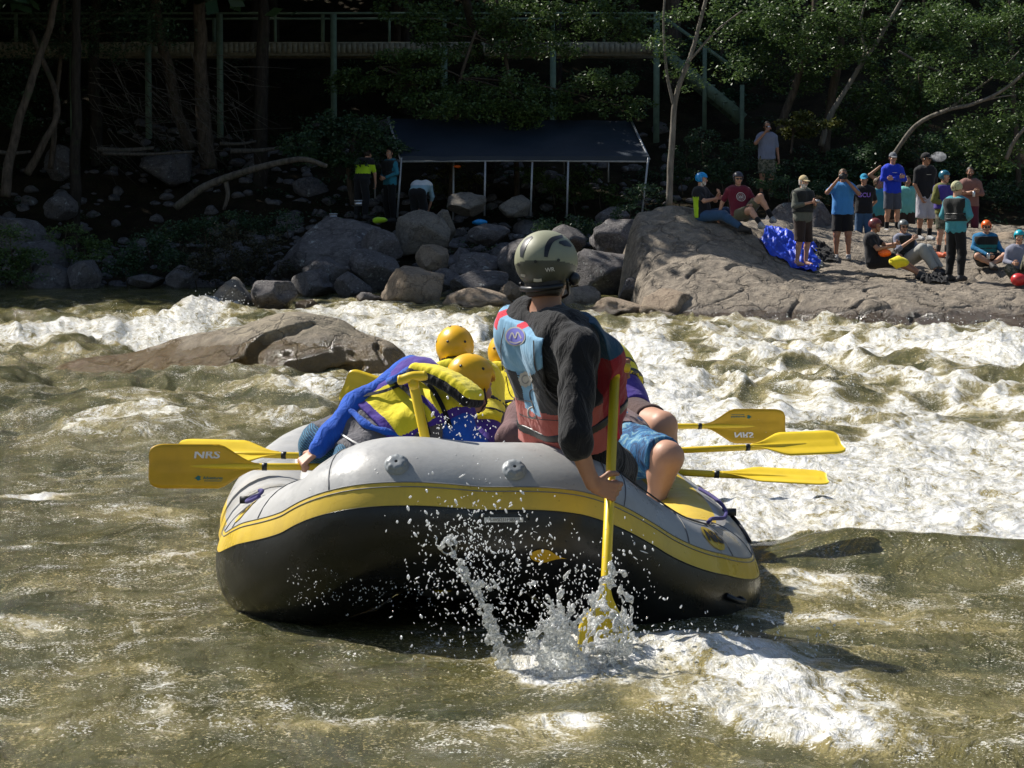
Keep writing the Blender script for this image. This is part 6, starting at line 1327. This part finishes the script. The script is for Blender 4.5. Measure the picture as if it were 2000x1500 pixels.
def tent():
    D = 53.5; Db = 56.0; root = empty('tent', W(1000, 420, D), 'long open tent with a dark navy sloping roof on thin grey poles', 'tent')
    A, B, C_, D_ = W(782, 305, D), W(1268, 305, D), W(1232, 236, Db), W(758, 232, Db); n, m = 40, 12; V = []
    for j in range(m):
        for i in range(n):
            u, v = i/(n-1), j/(m-1); p = (A*(1-u)+B*u)*(1-v)+(D_*(1-u)+C_*u)*v; V.append(p+np.array([0, 0, -.05*math.sin(v*math.pi)*(1+.5*math.cos(u*12))+.02*pn(u*9, v*4)]))
    Fc = np.array([[j*n+i, j*n+i+1, (j+1)*n+i+1, (j+1)*n+i] for j in range(m-1) for i in range(n-1)]); t = NT('tent_cloth'); nn = t.noise(2.5, 5, .6, t.obj()); nm = t.done(t.princ(color=t.mix(nn, (.008, .015, .026), (.018, .030, .048)), rough=.6, normal=t.bump(nn, .4, .05)))
    V = np.array(V); V2 = V+np.array([0, .02, -.012]); k = len(V); mkobj('roof', np.vstack([V, V2]), np.vstack([Fc, Fc[:, ::-1]+k]), nm, root)
    q = V.copy(); q = V[(m-1)*n:m*n]; bk = [q[i]+np.array([0, 1.6*v, -.75*v]) for v in (0, .5, 1) for i in range(n)]; mkobj('roof_back', np.array(bk), np.array([[j*n+i, j*n+i+1, (j+1)*n+i+1, (j+1)*n+i] for j in range(2) for i in range(n-1)]), nm, root)
    hem = np.vstack([V[:n], V[:n]+np.array([0, -.01, -.10])]); mkobj('roof_hem', hem, np.array([[i, i+1, n+i+1, n+i] for i in range(n-1)]), nm, root)
    A2, B2 = A+np.array([0, .02, -.12]), B+np.array([0, .02, -.12]); mkobj('eave_pole', *tube([A2, (A2+B2)/2+np.array([0, 0, .02]), B2], .028, 8), M_pole, root)
    for p, q in ((A2, D_), (B2, C_)): mkobj('rafter', *tube([p+np.array([0, -.02, .05]), q+np.array([0, 0, .02])], .028, 8), M_pole, root)
    for px, bx, by, dd in ((784, 776, 425, 0), (948, 946, 422, .02), (1040, 1036, 422, .05), (1110, 1107, 424, .02), (1266, 1254, 418, 0), (886, 885, 430, .8), (1188, 1188, 356, 2.4)): mkobj('leg', *tube([W(px, 308, D+dd), W(bx, by, D+dd)], .024, 8), M_pole, root)
    for px, by in ((731, 402), (1100, 340)): mkobj('leg', *tube([W(px, 292 if px == 731 else 262, Db+.3), W(px+2, by, Db+.3)], .022, 8), M_pole, root)
    mkobj('rafter', *tube([W(731, 292, Db+.3), A2], .022, 8), M_pole, root)
tent()
V, Fc = sphere(W(893, 325, 53.8), (.09, .03, .035), 10, 6); thing('ribbon', V, Fc, H_org, 'red marker ribbon tied to a tent pole', 'ribbon')
# ------------------------------------------------------------------ splash around the steering blade
def glassy():
    t = NT('splash_water'); P = t.pos(); n = t.noise(60, 4, .7, P); nrm = t.bump(n, .5, .015)
    cl = t.n('ShaderNodeBsdfTransparent', inputs={0: (.93, .95, .95, 1)}); gl = t.n('ShaderNodeBsdfGlossy', inputs={'Roughness': .06, 'Normal': nrm}); fr = t.n('ShaderNodeFresnel', inputs={'IOR': 1.6, 'Normal': nrm})
    c = t.n('ShaderNodeMixShader'); t.t.links.new(fr.outputs[0], c.inputs[0]); t.t.links.new(cl.outputs[0], c.inputs[1]); t.t.links.new(gl.outputs[0], c.inputs[2])
    w_ = t.princ(color=(.93, .94, .93), rough=.2, normal=nrm, spec=.8); tl = t.n('ShaderNodeBsdfTranslucent', inputs={0: (.93, .94, .93, 1)}); wm = t.n('ShaderNodeMixShader', inputs={0: .4}); t.t.links.new(w_, wm.inputs[1]); t.t.links.new(tl.outputs[0], wm.inputs[2])
    mx = t.n('ShaderNodeMixShader'); t.t.links.new(t.ramp(t.noise(75, 5, .8, P), [(.45, .10), (.60, .92)]), mx.inputs[0]); t.t.links.new(c.outputs[0], mx.inputs[1]); t.t.links.new(wm.outputs[0], mx.inputs[2]); return t.done(mx.outputs[0])
M_spl = glassy()
t = NT('spray_drop'); w_ = t.princ(color=(.93, .94, .95), rough=.12, spec=.8); tl = t.n('ShaderNodeBsdfTranslucent', inputs={0: (.93, .94, .95, 1)}); wm = t.n('ShaderNodeMixShader', inputs={0: .45}); t.t.links.new(w_, wm.inputs[1]); t.t.links.new(tl.outputs[0], wm.inputs[2]); M_drop = t.done(wm.outputs[0])
def splash():
    r = np.random.default_rng(12); D = 7.85
    def strand(pts, r0, r1, D=D, wob=.3, n=7):
        P = catmull(np.array([W(x, y, D+dz) for x, y, dz in pts]), n); k = len(P); rr = np.linspace(r0, r1, k)*(1+wob*r.normal(size=k)*.6); P = P+r.normal(size=P.shape)*.004; return P, np.clip(rr*.60, .0016, None)
    S_ = [strand([(876, 1052, 0), (884, 1085, 0), (908, 1120, 0), (935, 1160, 0), (958, 1205, 0), (980, 1265, 0), (998, 1325, 0)], .007, .030, 7.92, .35, 10), strand([(900, 1120, 0), (926, 1150, 0), (950, 1215, 0), (968, 1270, 0), (990, 1330, .0)], .008, .020, 7.9, .4, 9),
          strand([(862, 1072, 0), (870, 1052, 0), (884, 1050, 0), (892, 1062, 0)], .005, .006, 7.92), strand([(935, 1130, 0), (950, 1150, 0), (960, 1140, 0), (972, 1142, 0)], .006, .003, 7.9),
          strand([(1085, 1200, 0), (1070, 1170, 0), (1050, 1150, 0), (1033, 1133, 0)], .010, .004), strand([(1088, 1200, 0), (1098, 1160, 0), (1107, 1120, 0), (1126, 1114, 0)], .009, .004), strand([(1092, 1240, 0), (1112, 1200, 0), (1130, 1172, 0), (1160, 1155, 0)], .013, .006),
          strand([(1080, 1260, 0), (1060, 1225, 0), (1040, 1235, 0), (1030, 1250, 0)], .011, .005), strand([(1120, 1230, 0), (1145, 1190, 0), (1162, 1165, 0), (1185, 1130, 0)], .010, .007), strand([(1188, 1150, 0), (1195, 1110, 0), (1198, 1104, 0)], .012, .006), strand([(1195, 1130, 0), (1208, 1116, 0), (1219, 1127, 0)], .008, .004),
          strand([(1205, 1150, 0), (1225, 1165, 0), (1232, 1190, 0), (1228, 1215, 0), (1240, 1205, 0)], .012, .006), strand([(1200, 1150, 0), (1228, 1170, 0), (1232, 1230, 0), (1222, 1290, 0)], .008, .014), strand([(1030, 1270, 0), (1045, 1240, 0), (1075, 1215, 0), (1095, 1185, 0)], .012, .006)]
    for q in range(46):
        a = r.uniform(-1.25, 1.25); L_ = r.uniform(20, 75)*(1.2-.4*abs(a)); bx = r.choice([1085, 1100, 1125, 1180, 1215, 1060]); by = r.uniform(1255, 1300); dx = math.sin(a)*L_; dy = -math.cos(a)*L_; z_ = r.uniform(-.08, .08)
        S_.append(strand([(bx, by, z_*.3), (bx+dx*.55, by+dy*.65, z_*.7), (bx+dx, by+dy+10*abs(a), z_)], .009, .0035, wob=.5, n=5))
    E = [(W(1095, 1300, 7.85), (.075, .06, .07)), (W(1060, 1335, 7.82), (.10, .08, .05)), (W(1130, 1325, 7.82), (.12, .08, .08)), (W(1190, 1345, 7.78), (.12, .08, .06)), (W(1090, 1225, 7.86), (.035, .03, .05)), (W(1000, 1350, 7.82), (.07, .07, .03)), (W(1255, 1350, 7.78), (.10, .08, .035))]
    def f(p):
        d = np.full(p.shape[:-1], 1e3, np.float32)
        for P, rr in S_:
            lo, hi = P.min(0)-.06, P.max(0)+.06; m = np.all((p > lo) & (p < hi), -1)
            if not m.any(): continue
            q = p[m]; dd = np.full(len(q), 1e3, np.float32)
            for i in range(len(P)-1): dd = np.minimum(dd, cap_d(q, P[i], P[i+1], rr[i], rr[i+1]))
            d[m] = smin(d[m], dd, .008)
        for c, rr in E: d = smin(d, ell_d(p, c, rr), .03)
        x, y, z = p[..., 0], p[..., 1], p[..., 2]; near = d < .05
        nz = np.zeros_like(d); q = p[near]; nz[near] = .012*pn(q[..., 0]*34, q[..., 1]*34, q[..., 2]*34)+.009*pn(q[..., 0]*80, q[..., 1]*80, q[..., 2]*80)
        return d+nz
    lo, hi = bounds([W(855, 1040, 7.92), W(1290, 1380, 7.75)], .05); lo[1] = 7.66; hi[1] = 8.02
    V, Fc = surfnets(f, lo, hi, .0042); thing('splash', V, Fc, M_spl, 'clear water splash thrown up around the steering paddle blade below the stern', 'splash', kind='stuff')
    # thin sheet of water sliding off the blade
    def fs(p):
        a, b = W(1190, 1165, 8.12), W(1180, 1300, 7.90); d = cap_d(p, a, b, .05, .085); d = np.abs(d+.0)-.004; q = p
        return np.maximum(d+.013*pn(q[..., 0]*30, q[..., 1]*30, q[..., 2]*16), -.20*0+np.where(pn(q[..., 0]*45, q[..., 1]*45, q[..., 2]*18) > .03, .01, -1))
    V, Fc = surfnets(fs, *bounds([W(1192, 1150, 7.82), W(1180, 1310, 8.0)], .11), .0055); thing('water_sheet', V, Fc, M_spl, 'broken veil of water streaming off the yellow steering blade', 'splash', kind='stuff')
    V0, F0 = ico(1); parts = []
    def drop(x, y, D_, s): parts.append((V0*s*np.array([1, 1, r.uniform(.9, 2.2)])+(V0[:, 2:3]*s*r.normal()*.8)*np.array([1, 0, 0])+W(x, y, D_), F0))
    for q in range(1500):
        a = r.random()
        if a < .45: x, y = r.normal(925, 62), r.normal(1085, 70)
        elif a < .75: x, y = r.normal(1100, 70), r.normal(1190, 55)
        else: x, y = r.uniform(800, 1280), r.uniform(1010, 1300)
        drop(x, y, r.uniform(7.75, 8.1), abs(r.normal(0, .0016))+.0011)
    for q in range(45): drop(r.normal(930, 70), r.normal(1080, 60), 7.85, r.uniform(.003, .0062))
    for x, y in ((1218, 1076), (1258, 1078), (1219, 1083), (797, 993), (800, 1018), (855, 1002), (832, 1001), (1297, 1170), (835, 1025)): drop(x, y, 8.1, .006)
    for q in range(120): drop(r.normal(890, 38), r.normal(840, 30), r.uniform(9.2, 9.6), abs(r.normal(0, .0018))+.0012)
    for q in range(260): drop(r.uniform(560, 860), r.normal(1165-.0*q, 20)-(r.uniform(0, 1))*30, 8.50, abs(r.normal(0, .0011))+.0007)
    for q in range(300): drop(r.normal(1400, 170), r.normal(1255, 28), r.uniform(7.9, 8.3), abs(r.normal(0, .0017))+.0012)
    V, Fc = cat_mesh(parts); thing('spray', V, Fc, M_drop, 'hundreds of flying white water droplets in front of the black stern', 'spray', kind='stuff')
    # far spray along the breaking waves
    parts = []
    for cx, cy, sx, sy, D_, n in ((430, 600, 30, 16, 41, 160), (240, 630, 26, 14, 38, 120), (1900, 690, 90, 30, 32, 700), (1650, 645, 200, 12, 37.5, 500), (900, 640, 90, 16, 33, 120), (1300, 770, 90, 26, 21, 160), (1720, 970, 190, 45, 12.2, 1500), (1500, 760, 260, 40, 21, 500)):
        for q in range(n): D2 = D_; s = abs(r.normal(0, .0008*D_/8))+.0005*D_/8; parts.append((V0*s+W(r.normal(cx, sx), r.normal(cy, sy)-8, D2), F0))
    V, Fc = cat_mesh(parts); thing('wave_spray', V, Fc, M_drop, 'fine white spray hanging over the breaking rapids', 'spray', kind='stuff')
splash()
